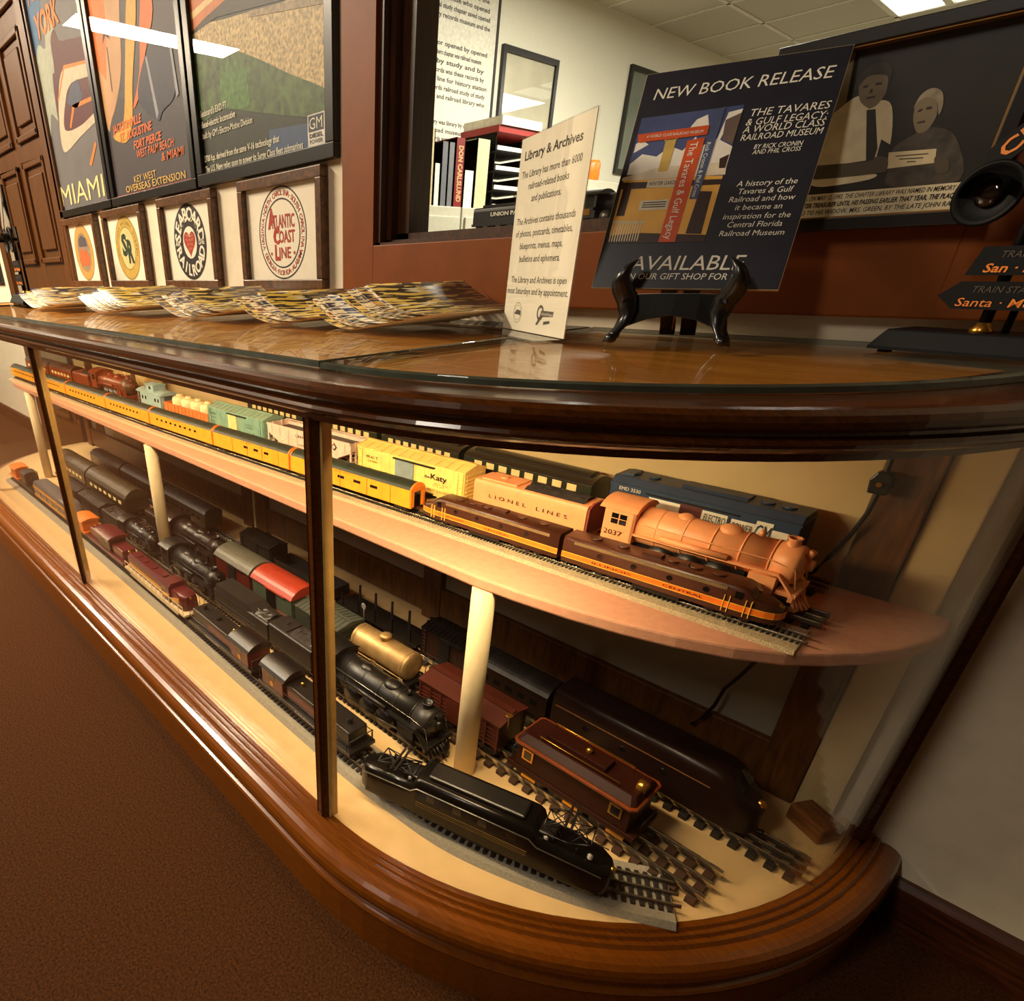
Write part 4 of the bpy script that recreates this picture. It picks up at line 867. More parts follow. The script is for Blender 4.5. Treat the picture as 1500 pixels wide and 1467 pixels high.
t, L = place('tender', 'black coal tender directly behind the middle post on the floor', 'model tender', L2, zL2, -.92, -.775); tender(t, L, .056, .018, .060, blk2, coal)
t, L = place('steam_locomotive', 'large black steam locomotive with silver handrails by the nearest column', 'model locomotive', L2, zL2, -.765, -.462); steam(t, .300, blk, blk, s=1.14, accent=M('silver_rail', (170, 166, 156), .25, .9), smoke=blk2)

# ------------------------------------------------------------------ third floor track: large old tinplate
oliv = M('olive_roof', (54, 45, 24), .45); dk = M('dark_brown_enamel', (32, 19, 11), .35)
for a, b, l in ((-2.52, -2.20, 'dark passenger car with an olive rounded roof, left of the second column'), (-2.19, -1.83, 'dark passenger car with an olive rounded roof, nearest to the second column')):
    t, L = place('passenger_car', l, 'model train car', L3, zL3, a, b); coach(t, L, .078, .022, .066, .092, dk, oliv, cdoor, 7, None, 1.5)
t, L = place('tender', 'dark brown tender behind the second column', 'model tender', L3, zL3, -1.70, -1.575); tender(t, L, .066, .024, .068, dk, coal, 1.4)
t, L = place('steam_locomotive', 'dark brown steam locomotive between the second column and the grey-roofed car', 'model locomotive', L3, zL3, -1.57, -1.29); steam(t, .285, dk, blk)
tmar = M('tin_maroon', (84, 28, 20), .35, coat=.2); gry = M('grey_tin_roof', (88, 84, 70), .45); ora = M('red_orange_roof', (164, 54, 32), .35); grn = M('grey_green_tin', (66, 76, 60), .4)
t, L = place('boxcar', 'maroon tinplate boxcar with a grey roof left of the red-roofed car', 'model train car', L3, zL3, -1.268, -1.108); boxcar(t, L, .074, .052, .018, tmar, gry, blk, .22, 0, False, False, 1.5)
MB().prism(arch(.080, .020, .070, 12, .002), 'x', -L / 2 - .003, L / 2 + .003).build('roof', gry, t)
t, L = place('boxcar', 'grey-green tinplate boxcar with a bright red-orange roof', 'model train car', L3, zL3, -1.098, -.940); boxcar(t, L, .074, .052, .018, grn, ora, pane_dark, .22, 0, False, False, 1.5, ora)
MB().prism(arch(.080, .020, .070, 12, .002), 'x', -L / 2 - .003, L / 2 + .003).build('roof', ora, t)
t, L = place('boxcar', 'dark grey tinplate car half hidden behind the middle post', 'model train car', L3, zL3, -.932, -.785); boxcar(t, L, .072, .044, .018, M('dark_green_tin', (50, 54, 44), .4), M('slate_roof', (74, 76, 66), .4), blk, .22, 0, False, False, 1.5)
gold = M('tarnished_gold', (172, 138, 88), .45, .55, var=.25, vs=40)
t, L = place('tank_car', 'tarnished gold tank car with a small dome', 'model train car', L3, zL3, -.770, -.605)
tk = MB().lathe([(.0, -L * .46), (.020, -L * .46), (.0275, -L * .44), (.028, -L * .43), (.028, L * .43), (.0275, L * .44), (.020, L * .46), (.0, L * .46)], (0, 0, .052), (1, 0, 0), 32)
for x in (-.4, .4): tk.lathe([(.027, -.0015), (.0287, -.0015), (.0287, .0015), (.027, .0015)], (L * x, 0, .052), (1, 0, 0), 32)
tk.build('tank', gold, t)
MB().lathe([(.011, -.004), (.010, .006), (.012, .0065), (.012, .009), (.006, .011), (0, .012)], (0, 0, .079), (0, 0, 1), 20).build('dome', gold, t)
MB().box(-L / 2, L / 2, -.030, .030, .020, .0245).build('frame', blk, t)
for y in (-1, 1):
    MB().tube([(-L * .47, y * .031, .025), (-L * .47, y * .031, .040), (L * .47, y * .031, .040), (L * .47, y * .031, .025)], .0011, 6).build('handrail', gold, t)
    ld = MB()
    for q in (-.006, .006): ld.box(q - .0007, q + .0007, *sorted((y * .031, y * .0325)), .006, .044)
    for k in range(5): ld.box(-.006, .006, *sorted((y * .031, y * .0325)), .01 + .008 * k, .0115 + .008 * k)
    ld.build('ladder', gold, t)
trucks(t, L, 1.5, .03); coupler(t, L, .014, 1.3)
for s_ in (-1, 1): MB().box(s_ * L * .28 - .0055, s_ * L * .28 + .0055, -.0345, -.0325, .010, .026).build('journal_plate', M('silver_plate', (196, 176, 130), .35, .5), t)
rst = M('rust_maroon', (68, 27, 16), .4)
t, L = place('stock_car', 'maroon slatted stock car passing behind the nearest column', 'model train car', L3, zL3, -.568, -.398)
s = MB().box(-L / 2 + .002, L / 2 - .002, -.033, .033, .022, .070)
for y in (-1, 1):
    for k in range(6): z = .026 + .0075 * k; s.box(-L / 2, L / 2, *sorted((y * .033, y * .0358)), z, z + .004)
    for k in range(8): x = -L / 2 + .002 + (L - .004) * k / 7; s.box(x - .0018, x + .0018, *sorted((y * .033, y * .0368)), .022, .072)
    s.box(-.020, .020, *sorted((y * .033, y * .0382)), .024, .068)
s.build('body', rst, t)
MB().prism([(-.038, .070), (.038, .070), (.038, .072), (0, .081), (-.038, .072)], 'x', -L / 2 - .002, L / 2 + .002).box(-L / 2, L / 2, -.006, .006, .080, .083).build('roof', rst, t)
MB().cyl((L / 2 + .004, -.02, .06), (L / 2 + .004, -.02, .088), .001, n=6).lathe([(.005, 0), (.006, .0006), (.005, .0012)], (L / 2 + .004, -.02, .088), (0, 0, 1), 12).build('brake_wheel', brass, t)
trucks(t, L, 1.5, .03); coupler(t, L, .014, 1.3)
bx = M('oxblood_enamel', (42, 14, 6), .5, spec=.15); lip = M('brown_orange_lip', (112, 50, 18), .3, coat=.4)
t, L = place('electric_locomotive', 'oxblood boxcab electric locomotive with a brass headlight beyond the nearest column', 'model locomotive', L3, zL3, -.382, -.178)
MB().box(-L * .44, L * .44, -.033, .033, .022, .066).box(-L * .5, L * .5, -.035, .035, .014, .023).build('body', bx, t, .0012)
ro = [(x, y) for x, y in ((-.47, -.034), (-.44, -.0395), (.44, -.0395), (.47, -.034), (.47, .034), (.44, .0395), (-.44, .0395), (-.47, .034))]
MB().prism([(x * L, y) for x, y in ro], 'z', .066, .0705).build('roof_lip', lip, t, .0015)
MB().loft([[(x * L * .97, y * .9, .0705) for x, y in ro], [(x * L * .9, y * .62, .080) for x, y in ro]], True, True, False).box(-L * .28, L * .18, -.013, .013, .079, .087).build('roof', bx, t, .001)
for y in (-1, 1):
    for x in (-.34, .34):
        MB().box(L * x - .009, L * x + .009, *sorted((y * .032, y * .0345)), .040, .060).build('window_frame', brass, t)
        MB().box(L * x - .006, L * x + .006, *sorted((y * .033, y * .0350)), .043, .057).build('window', pane_dark, t)
    MB().tube([(-L * .3, y * .022, .080), (-L * .3, y * .022, .086), (L * .3, y * .022, .086), (L * .3, y * .022, .080)], .0011, 6).build('roof_handrail', brass, t)
    for x in (-.3, .05, .38): MB().box(L * x - .012, L * x + .012, *sorted((y * .035, y * .037)), .010, .015).build('name_plate', brass, t)
MB().cyl((L * .38, 0, .082), (L * .44, 0, .082), .0085, n=18).box(L * .38, L * .42, -.004, .004, .072, .078).build('headlight', brass, t)
MB().ball((L * .02, 0, .090), .005, 10, 6).build('bell', brass, t)
gr = MB()
for x in (-.36, -.24, -.08, .08, .24, .36):
    for y in (-1, 1): gr.lathe([(0, -.004), (.013, -.004), (.0135, .002), (.0155, .0025), (.0155, .004), (0, .004)], (L * x, y * .0275, .0135), (0, -y, 0), 18)
gr.box(-L * .46, L * .46, -.022, .022, .007, .015); gr.build('running_gear', blk, t); coupler(t, L, .014, 1.3)
for s_ in (-1, 1): MB().tube([(s_ * L * .5, -.02, .023), (s_ * L * .5, -.02, .040), (s_ * L * .5, .02, .040), (s_ * L * .5, .02, .023)], .001, 5).build('end_railing', blk, t)

# ------------------------------------------------------------------ rear floor track, mostly in shade
for a, b, l in ((-2.50, -2.20, 'dark coach far left on the rear floor track'), (-2.19, -1.86, 'dark coach left of the second column on the rear floor track'), (-1.85, -1.55, 'dark coach behind the second column on the rear floor track')):
    t, L = place('passenger_car', l, 'model train car', L4, zL4, a, b, 'dark coaches on the rear floor track'); coach(t, L, .060, .018, .062, .078, dk, blk2, pane_dark, 7)
t, L = place('freight_car', 'dark grey car behind the grey-roofed maroon boxcar', 'model train car', L4, zL4, -1.36, -1.21); boxcar(t, L, .056, .044, .018, blk2, blk2, blk, .2)
t, L = place('gondola', 'low black gondola behind the red-roofed car', 'model train car', L4, zL4, -1.20, -.96)
MB().box(-L / 2, L / 2, -.027, .027, .016, .019).box(-L / 2, L / 2, -.027, -.025, .019, .042).box(-L / 2, L / 2, .025, .027, .019, .042).box(-L / 2, -L / 2 + .002, -.027, .027, .019, .042).box(L / 2 - .002, L / 2, -.027, .027, .019, .042).build('body', blk2, t); trucks(t, L); coupler(t, L)
t, L = place('flatcar', 'black flatcar with upright stakes behind the gold tank car', 'model train car', L4, zL4, -.945, -.690)
MB().box(-L / 2, L / 2, -.028, .028, .016, .022).build('deck', blk, t)
for k in range(5):
    for y in (-1, 1): MB().box(-L * .42 + L * .84 * k / 4 - .002, -L * .42 + L * .84 * k / 4 + .002, y * .027 - .002, y * .027 + .002, .020, .052).build('stake', blk, t)
MB().cyl((-L * .12, -.03, .02), (-L * .12, -.03, .046), .0012, n=6).lathe([(.006, -.0008), (.0075, 0), (.006, .0008)], (-L * .12, -.031, .05), (0, 1, 0), 14).build('brake_wheel', M('silver_wheel', (190, 186, 176), .3, .6), t)
trucks(t, L); coupler(t, L)
t, L = place('freight_car', 'dark boxcar between the staked flatcar and the nearest column', 'model train car', L4, zL4, -.682, -.555); boxcar(t, L, .058, .054, .018, M('dark_oxide', (40, 22, 16), .4), blk, blk, .2)
t, L = place('passenger_car', 'dark brown coach behind the nearest column on the rear floor track', 'model train car', L4, zL4, -.548, -.395); coach(t, L, .060, .018, .064, .080, dk, blk2, pane_dark, 5)
lb2 = M('blackish_brown', (26, 13, 9), .34, spec=.25)
t, L = place('diesel_locomotive', 'long blackish-brown locomotive with a rounded nose on the rear floor track', 'model locomotive', L4, zL4, -.388, -.082)
S_ = [(-L / 2, .033, .012, .092, .3), (L * .30, .033, .012, .092, .3), (L * .36, .032, .012, .088, .34), (L * .41, .030, .012, .070, .36), (L * .46, .024, .012, .062, .42), (L * .49, .013, .013, .052, .5), (L * .5, .004, .018, .042, .6)]
MB().loft([body_sec(*q) for q in S_], False, True, True).build('body', lb2, t)
for y in (-1, 1):
    MB().box(-L * .48, L * .30, *sorted((y * .0325, y * .0338)), .064, .0652).build('side_stripe', M('thin_bronze', (110, 70, 36), .4), t)
    for x in (-.3, -.1, .1): MB().cyl((L * x, y * .032, .05), (L * x, y * .0337, .05), .005, n=14).build('porthole', pane_dark, t)
    MB().poly([(L * .365, y * .003, .0882), (L * .365, y * .022, .084), (L * .412, y * .021, .0705), (L * .412, y * .003, .0722)]).build('windshield', pane_dark, t)
MB().ball((L * .475, 0, .055), (.007, .006, .006), 12, 8).build('headlight', brass, t)
MB().box(-L * .15, L * .12, -.022, .022, .004, .014).build('fuel_tank', blk, t); trucks(t, L, 1.1); coupler(t, L, .012)

# wooden block, cord, reflection strip, plastic film
tag(MB().cb((0, 0, .014), (.052, .036, .028)).build('wood_block', wood('block_wood', (96, 54, 20), (140, 88, 38), .6, 0), None, .003, (-.040, -.062, zb)), 'small brown wooden block in the right rear corner of the case floor', 'wood block').rotation_euler = (0, 0, -.5)
cd = thing('power_cord', 'black power cord with an inline switch hanging in the right rear of the case', 'cord', (-.12, -.045, zb))
MB().tube([(Vector(p) - Vector((-.12, -.045, zb))) for p in ((-.118, -.05, .700), (-.120, -.048, .66), (-.119, -.05, .605), (-.121, -.050, .58), (-.128, -.046, .55), (-.140, -.044, .515), (-.150, -.036, .490), (-.160, -.031, .47), (-.168, -.030, .44), (-.165, -.040, .40), (-.172, -.041, .345), (-.186, -.041, .305), (-.199, -.041, .275), (-.204, -.041, .24), (-.214, -.041, .21), (-.225, -.041, .19))], .0026, 8).build('cable', M('cable_black', (20, 18, 17), .4), cd)
MB().prism([(-.009, -.012), (-.011, .004), (-.006, .014), (.006, .014), (.011, .004), (.009, -.012)], 'y', -.012, .002).build('switch_body', M('switch_black', (26, 23, 21), .35), cd, .002, (.0005, 0, .617 - zb))
MB().cyl((.0, -.0145, .617 - zb), (.0, -.011, .617 - zb), .0028, n=14).build('switch_screw', brass, cd)
tag(MB().loft([[(x, y, z) for x, y in ((.002, -.036), (.0005, -.07), (-.002, -.10), (-.006, -.125), (-.0065, -.1252), (-.0026, -.1003), (-.0001, -.0703), (.0014, -.0362))] for z in (.16, .46, .70)], True, True, False).build('hazy_sheet', glass('hazy_film', (.9, .9, .88), 1.4, .15, .45, (.62, .58, .5))), 'cloudy strip of clear plastic film beside the right end post in the case', 'plastic film')  # hazy sheet stands in for a reflection on the curved end glass
tag(MB().loft([[(-3.032 - x, y, z) for x, y in ((.002, -.036), (.0005, -.07), (-.002, -.12), (-.006, -.17), (-.0065, -.1702), (-.0026, -.1203), (-.0001, -.0703), (.0014, -.0362))] for z in (.30, .46, .70)], True, True, False).build('hazy_sheet', _M['hazy_film']), 'cloudy piece of plastic film at the far left end of the case', 'plastic film')

# ------------------------------------------------------------------ magazines fanned out on the glass
ZG = H + .0066
covers = [((206, 170, 70), (40, 30, 26)), ((228, 214, 178), (120, 60, 30)), ((60, 54, 56), (190, 150, 80)), ((70, 56, 40), (214, 180, 90)), ((90, 80, 66), (220, 200, 160)), ((232, 222, 196), (70, 80, 110)), ((46, 38, 34), (226, 208, 170)), ((40, 44, 70), (210, 190, 150))]
def cover_mat(i):
    n = 'magazine_cover_%d' % i
    if n in _M: return _M[n]
    c1, c2 = covers[i]; m = bpy.data.materials.new(n); m.use_nodes = True; nt = m.node_tree; b = nt.nodes['Principled BSDF']
    b.inputs['Roughness'].default_value = .3
    tc = nt.nodes.new('ShaderNodeTexCoord'); mp = nt.nodes.new('ShaderNodeMapping'); mp.inputs['Scale'].default_value = (150, 24, 1)
    nt.links.new(tc.outputs['Object'], mp.inputs['Vector']); v = nt.nodes.new('ShaderNodeTexVoronoi'); v.inputs['Scale'].default_value = 1.6; nt.links.new(mp.outputs['Vector'], v.inputs['Vector'])
    r = nt.nodes.new('ShaderNodeValToRGB'); r.color_ramp.interpolation = 'CONSTANT'; nt.links.new(v.outputs['Color'], r.inputs['Fac'])
    r.color_ramp.elements[0].color = lin(c1) + (1,); r.color_ramp.elements[1].position = .55; r.color_ramp.elements[1].color = lin(c2) + (1,)
    e = r.color_ramp.elements.new(.8); e.color = lin((226, 210, 170)) + (1,)
    nt.links.new(r.outputs['Color'], b.inputs['Base Color']); _M[n] = m; return m
pages_m = M('magazine_pages', (244, 228, 188), .6, var=.1, vs=200)
def magazine(loc, rz, w, d, lift, tail, ci, label, grp):
    t = thing('magazine', label, 'magazine', loc, rz, grp); N = 14; th = .0010
    def z(u): return lift * max(0, 1 - u * 1.3) ** 1.7 + tail * (1 - u)
    P = [[(-w / 2 + w * i / N, y, z(i / N) + k) for k, y in ((0, -d / 2), (0, d / 2), (th, d / 2), (th, -d / 2))] for i in range(N + 1)]
    MB().loft(P, True, True, True).build('pages', pages_m, t)
    P = [[(-w / 2 + w * i / N, y, z(i / N) + k) for k, y in ((th, -d / 2 - .0008), (th, d / 2 + .0008), (th + .0003, d / 2 + .0008), (th + .0003, -d / 2 - .0008))] for i in range(N + 1)]
    MB().loft(P, True, True, True).build('cover', cover_mat(ci), t)
stacks = [('beside the acrylic sign', -.760, -.155, 18, .23, .036, -.05, .0095), ('second stack from the acrylic sign', -1.0, -.175, 10, .24, .036, .04, .012), ('middle stack below the red oval seal', -1.28, -.19, 12, .25, .038, .08, .013), ('stack below the two gold seals', -1.66, -.225, 12, .28, .038, .06, .016), ('far left stack by the door', -2.06, -.27, 11, .29, .038, .02, .017)]
for si, (nm, x, y, n, w, lift, rz, dx) in enumerate(stacks):
    for k in range(n):
        pos = 'lowest' if k == 0 else 'topmost' if k == n - 1 else ['second', 'third', 'fourth', 'fifth', 'sixth', 'seventh', 'eighth', 'ninth', 'tenth', 'eleventh', 'twelfth', 'thirteenth', 'fourteenth', 'fifteenth', 'sixteenth', 'seventeenth', 'eighteenth'][k - 1] + ' from the bottom'
        magazine((x + (k - n / 2) * dx, y + random.uniform(-.012, .012), ZG + .0002 + k * .0016), rz + random.uniform(-.05, .05), w * .62, .21, lift, .0, (k * 3 + si * 5) % 8, 'curling magazine, %s in the fanned %s' % (pos, nm if 'stack' in nm else 'stack ' + nm), 'fanned magazines on the case top')

# ------------------------------------------------------------------ acrylic sign
sg = thing('acrylic_sign', 'clear acrylic stand holding a white library and archives notice', 'sign', (-.523, -.177, ZG), -.529)
acry = glass('acrylic', (.97, .97, .95), 1.5)
W, HH = .187, .2345
MB().box(-W / 2, W / 2, -.002, -.0008, .0, HH).build('front_panel', acry, sg); MB().box(-W / 2, W / 2, .0008, .002, .0, HH).build('rear_panel', acry, sg)
MB().box(-W / 2, W / 2, -.040, .040, .0001, .0022).build('base_plate', acry, sg)
MB().box(-W / 2 + .001, W / 2 - .001, -.0005, .0005, .003, HH - .001).build('notice_sheet', M('notice_paper', (250, 243, 226), .5, var=.02), sg)
m = MB()
for s_, u0, u1, v, h, b in (('Library & Archives', .015, .163, .2085, .0098, .035), ('The Library has more than 6000', .012, .168, .1885, .0078, .012), ('railroad-related books', .036, .143, .1745, .0078, .012), ('and publications.', .049, .129, .1600, .0078, .012), ('The Archives contains thousands', .012, .171, .1345, .0078, .012), ('of photos, postcards, timetables,', .013, .169, .1200, .0078, .012), ('blueprints, menus, maps,', .030, .150, .1050, .0078, .012), ('bulletins and ephemera.', .033, .148, .0895, .0078, .012), ('The Library and Archives is open', .014, .173, .0640, .0078, .012), ('most Saturdays and by appointment.', .005, .181, .0500, .0078, .012)):
    m.text(s_, (u0 - W / 2, -.00062, v), X, Zv, u1 - u0, h, b * .6)
m.build('lettering', ink, sg)
em_m = M('emblem_grey', (96, 90, 84), .5)
MB().ring(-.047, -.00062, .026, .0125, .0132, 40).ring(-.047, -.00062, .026, .0095, .010, 40).pxz([(-.058, .024), (-.036, .023), (-.038, .029), (-.05, .030)], -.00064).build('round_emblem', em_m, sg)
MB().ring(.022, -.00062, .029, .006, .0095, 32).pxz([(.012, .014), (.018, .014), (.030, .026), (.026, .030)], -.00064).pxz([(.022, .024), (.058, .026), (.058, .032), (.024, .032)], -.00063).pxz([(.034, .015), (.052, .018), (.050, .021), (.034, .019)], -.00064).build('museum_emblem', em_m, sg)
MB().text('Railroad Museum', (.026, -.0007, .0265), X, Zv, .031, .0035, .0).build('emblem_lettering', M('notice_paper', (250, 243, 226)), sg)

# ------------------------------------------------------------------ book poster on its easel
E_ = (-.346, -.16, .819)
pb = thing('poster_board', 'dark blue new book release board leaning on a black easel', 'poster', E_, .302)
pv = bpy.data.objects.new('board', None)
bd = MB().box(0, .192, .0002, .004, 0, .238)
tl, ro_ = .39, -.016
Rb = Matrix.Rotation(-tl, 4, 'X') @ Matrix.Rotation(-ro_, 4, 'Y') @ Matrix.Translation((-.096, 0, 0))
def pbuild(mb, nm, mat): mb.v = [tuple(Rb @ Vector(v)) for v in mb.v]; return mb.build(nm, mat, pb)
pbuild(bd, 'board', M('cream_edge', (206, 184, 140), .5))
pbuild(MB().box(.0006, .1914, -.0004, .0002, .0006, .2374), 'print', M('midnight_blue', (33, 34, 46), .35, var=.15))
y0 = -.0006
def art(nm, col, polys, dy=0, **k): 
    m = MB()
    for p in polys: m.pxz(p, y0 - dy)
    return pbuild(m, nm, M(nm + '_ink', col, .4, **k))
art('picture_sky', (70, 82, 128), [[(.005, .051), (.108, .0505), (.109, .192), (.007, .190)]], 0, var=.2, vs=30)
art('picture_cloud', (246, 242, 230), [[(.007, .128), (.109, .128), (.109, .150), (.095, .158), (.098, .170), (.108, .178), (.109, .188), (.096, .186), (.092, .160), (.076, .152), (.070, .164), (.060, .150), (.046, .156), (.034, .146), (.018, .150), (.007, .140)], [(.058, .168), (.066, .182), (.076, .186), (.080, .174)], [(.008, .152), (.022, .160), (.014, .166), (.008, .162)]], .0001, var=.08, vs=60)
art('picture_building', (240, 184, 78), [[(.005, .051), (.108, .0505), (.108, .120), (.005, .126)]], .0002, var=.12, vs=40)
art('picture_roof', (228, 216, 190), [[(.003, .125), (.04, .134), (.108, .134), (.110, .121), (.003, .1215)]], .0003)
art('picture_tower', (208, 176, 92), [[(.040, .129), (.050, .129), (.0505, .164), (.0395, .164)], [(.038, .162), (.052, .163), (.052, .167), (.038, .166)]], .0004)
art('picture_shade', (54, 32, 20), [[(.005, .112), (.108, .111), (.108, .1165), (.005, .1195)], [(.087, .060), (.103, .059), (.102, .104), (.089, .105)], [(.007, .082), (.016, .082), (.016, .112), (.007, .112)], [(.005, .051), (.108, .0505), (.108, .058), (.04, .062), (.005, .060)], [(.102, .128), (.108, .128), (.108, .142), (.100, .138)]], .0004)
art('picture_plaque', (226, 216, 190), [[(.030, .087), (.061, .087), (.060, .098), (.030, .098)], [(.032, .112), (.068, .111), (.068, .1205), (.032, .1205)]], .0005)
art('water_tank', (110, 92, 84), [[(.097, .158), (.1085, .152), (.109, .184), (.095, .178)]], .0005)
fp = []
for k in range(12): x = .006 + .0028 * k; fp.append([(x, .053), (x + .0012, .053), (x + .0012, .076), (x, .076)])
fp += [[(.005, .074), (.041, .072), (.041, .0745), (.005, .077)]]
art('picture_fence', (236, 220, 176), fp, .0006)
art('orange_strip', (214, 84, 28), [[(.010, .163), (.0805, .1645), (.0805, .1745), (.0075, .172)], [(.061, .051), (.0785, .051), (.0795, .162), (.0625, .160)]], .0007)
art('blue_strip', (72, 84, 122), [[(.081, .097), (.0895, .097), (.0915, .192), (.0825, .190)]], .0007)
wt = MB()
for s_, u0, u1, v, h, b, it in (('NEW BOOK RELEASE', .014, .181, .2085, .0115, .0, .15), ('THE TAVARES', .1165, .187, .179, .0072, .0, .15), ('& GULF LEGACY:', .1155, .187, .170, .0068, .0, .15), ('A WORLD CLASS', .1150, .187, .1625, .0068, .0, .15), ('RAILROAD MUSEUM', .1150, .187, .1548, .0062, .0, .15), ('BY RICK CRONIN', .130, .173, .1452, .0045, .0, .15), ('AND PHIL CROSS', .130, .173, .1398, .0045, .0, .15), ('A history of the', .124, .179, .1075, .0056, .0, .15), ('Tavares & Gulf', .127, .177, .0995, .0056, .0, .15), ('Railroad and how', .121, .181, .0915, .0056, .0, .15), ('it became an', .129, .172, .083, .0056, .0, .15), ('inspiration for the', .120, .182, .0738, .0056, .0, .15), ('Central Florida', .126, .177, .0652, .0056, .0, .15), ('Railroad Museum', .121, .181, .0562, .0056, .0, .15), ('AVAILABLE', .038, .152, .0205, .0155, .0, .12), ('IN OUR GIFT SHOP FOR $25', .037, .158, .010, .0068, .0, .12)):
    wt.text(s_, (u0, -.0008, v), X, Zv, u1 - u0, h, b, it)
wt.text('The Tavares & Gulf Legacy', (.0665, -.0015, .158), (0, 0, -1), X, .104, .0075, .0)
wt.text('Rick Cronin & Phil Cross', (.083, -.0015, .156), (0, 0, -1), X, .057, .004, .0)
wt.text('A WORLD CLASS RAILROAD MUSEUM', (.018, -.0015, .167), X, Zv, .058, .003, .0)
pbuild(wt, 'lettering', M('cream_lettering', (252, 246, 228), .45))
bt = MB(); bt.text('WINTER GARDEN', (.034, -.0012, .114), X, Zv, .032, .0042, .03)
for z in (.090, .0925, .095): bt.pxz([(.033, z), (.058, z), (.058, z + .001), (.033, z + .001)], -.0012)
pbuild(bt, 'dark_lettering', ink)
# easel: two scrolled front legs, cross bar, hinged rear strut
ez = thing('easel', 'black wooden tabletop easel holding the new book board', 'easel', (-.346, -.16, ZG), .302)
gb = M('gloss_black', (12, 11, 11), .3, coat=.25)
for s_ in (-1, 1):
    prof = [((s_ * .058, -.030, .004), .0065), ((s_ * .057, -.026, .010), .0062), ((s_ * .050, -.016, .020), .0068), ((s_ * .046, -.010, .032), .0078), ((s_ * .050, -.010, .046), .0085), ((s_ * .057, -.016, .058), .0080), ((s_ * .060, -.022, .068), .0068), ((s_ * .057, -.022, .078), .0058), ((s_ * .052, -.018, .085), .0050), ((s_ * .048, -.014, .088), .0035)]
    m = MB(); secs = []
    for (p, r) in prof: r *= 1.35; secs.append([(p[0] + r * cos(a), p[1] + r * 1.0 * sin(a), p[2] + r * .35 * -cos(a) * s_) for a in [2 * pi * k / 14 for k in range(14)]])
    m.loft(secs, True, True, True); m.ball((s_ * .058, -.030, .0062), (.0072, .0085, .006), 14, 8); m.build('front_leg', gb, ez)
    MB().prism([(-.030, .044), (.010, .044), (.012, .054), (-.005, .056)], 'x', *sorted((s_ * .044, s_ * .053))).build('ledge', gb, ez, .001)
m = MB().loft([[(x, -.013, z0), (x, .001, z0 + .002), (x, .004, z1), (x, -.009, z1)] for x, z0, z1 in ((-.05, .016, .052), (-.025, .026, .053), (0, .030, .053), (.025, .026, .053), (.05, .016, .052))], True, True, False)
m.build('cross_bar', gb, ez, .0012)
for s_ in (-1, 1): MB().loft([[(s_ * .012 + u, y, z) for u, y in ((-.009, y_), (.009, y_), (.009, y_ + .007), (-.009, y_ + .007))] for y_, z in ((.105, .001), (.102, .008), (.045, .046), (.018, .072))] and [[(s_ * .012 + u, yy, z) for u, yy in ((-.009, y_), (.009, y_), (.009, y_ + .007), (-.009, y_ + .007))] for y_, z in ((.092, .001), (.086, .010), (.040, .044), (.012, .060))], True, True, False).build('rear_leg', gb, ez, .001)
MB().cyl((0, .008, .052), (0, .030, .012), .0008, n=6).build('link_chain', brass, ez)

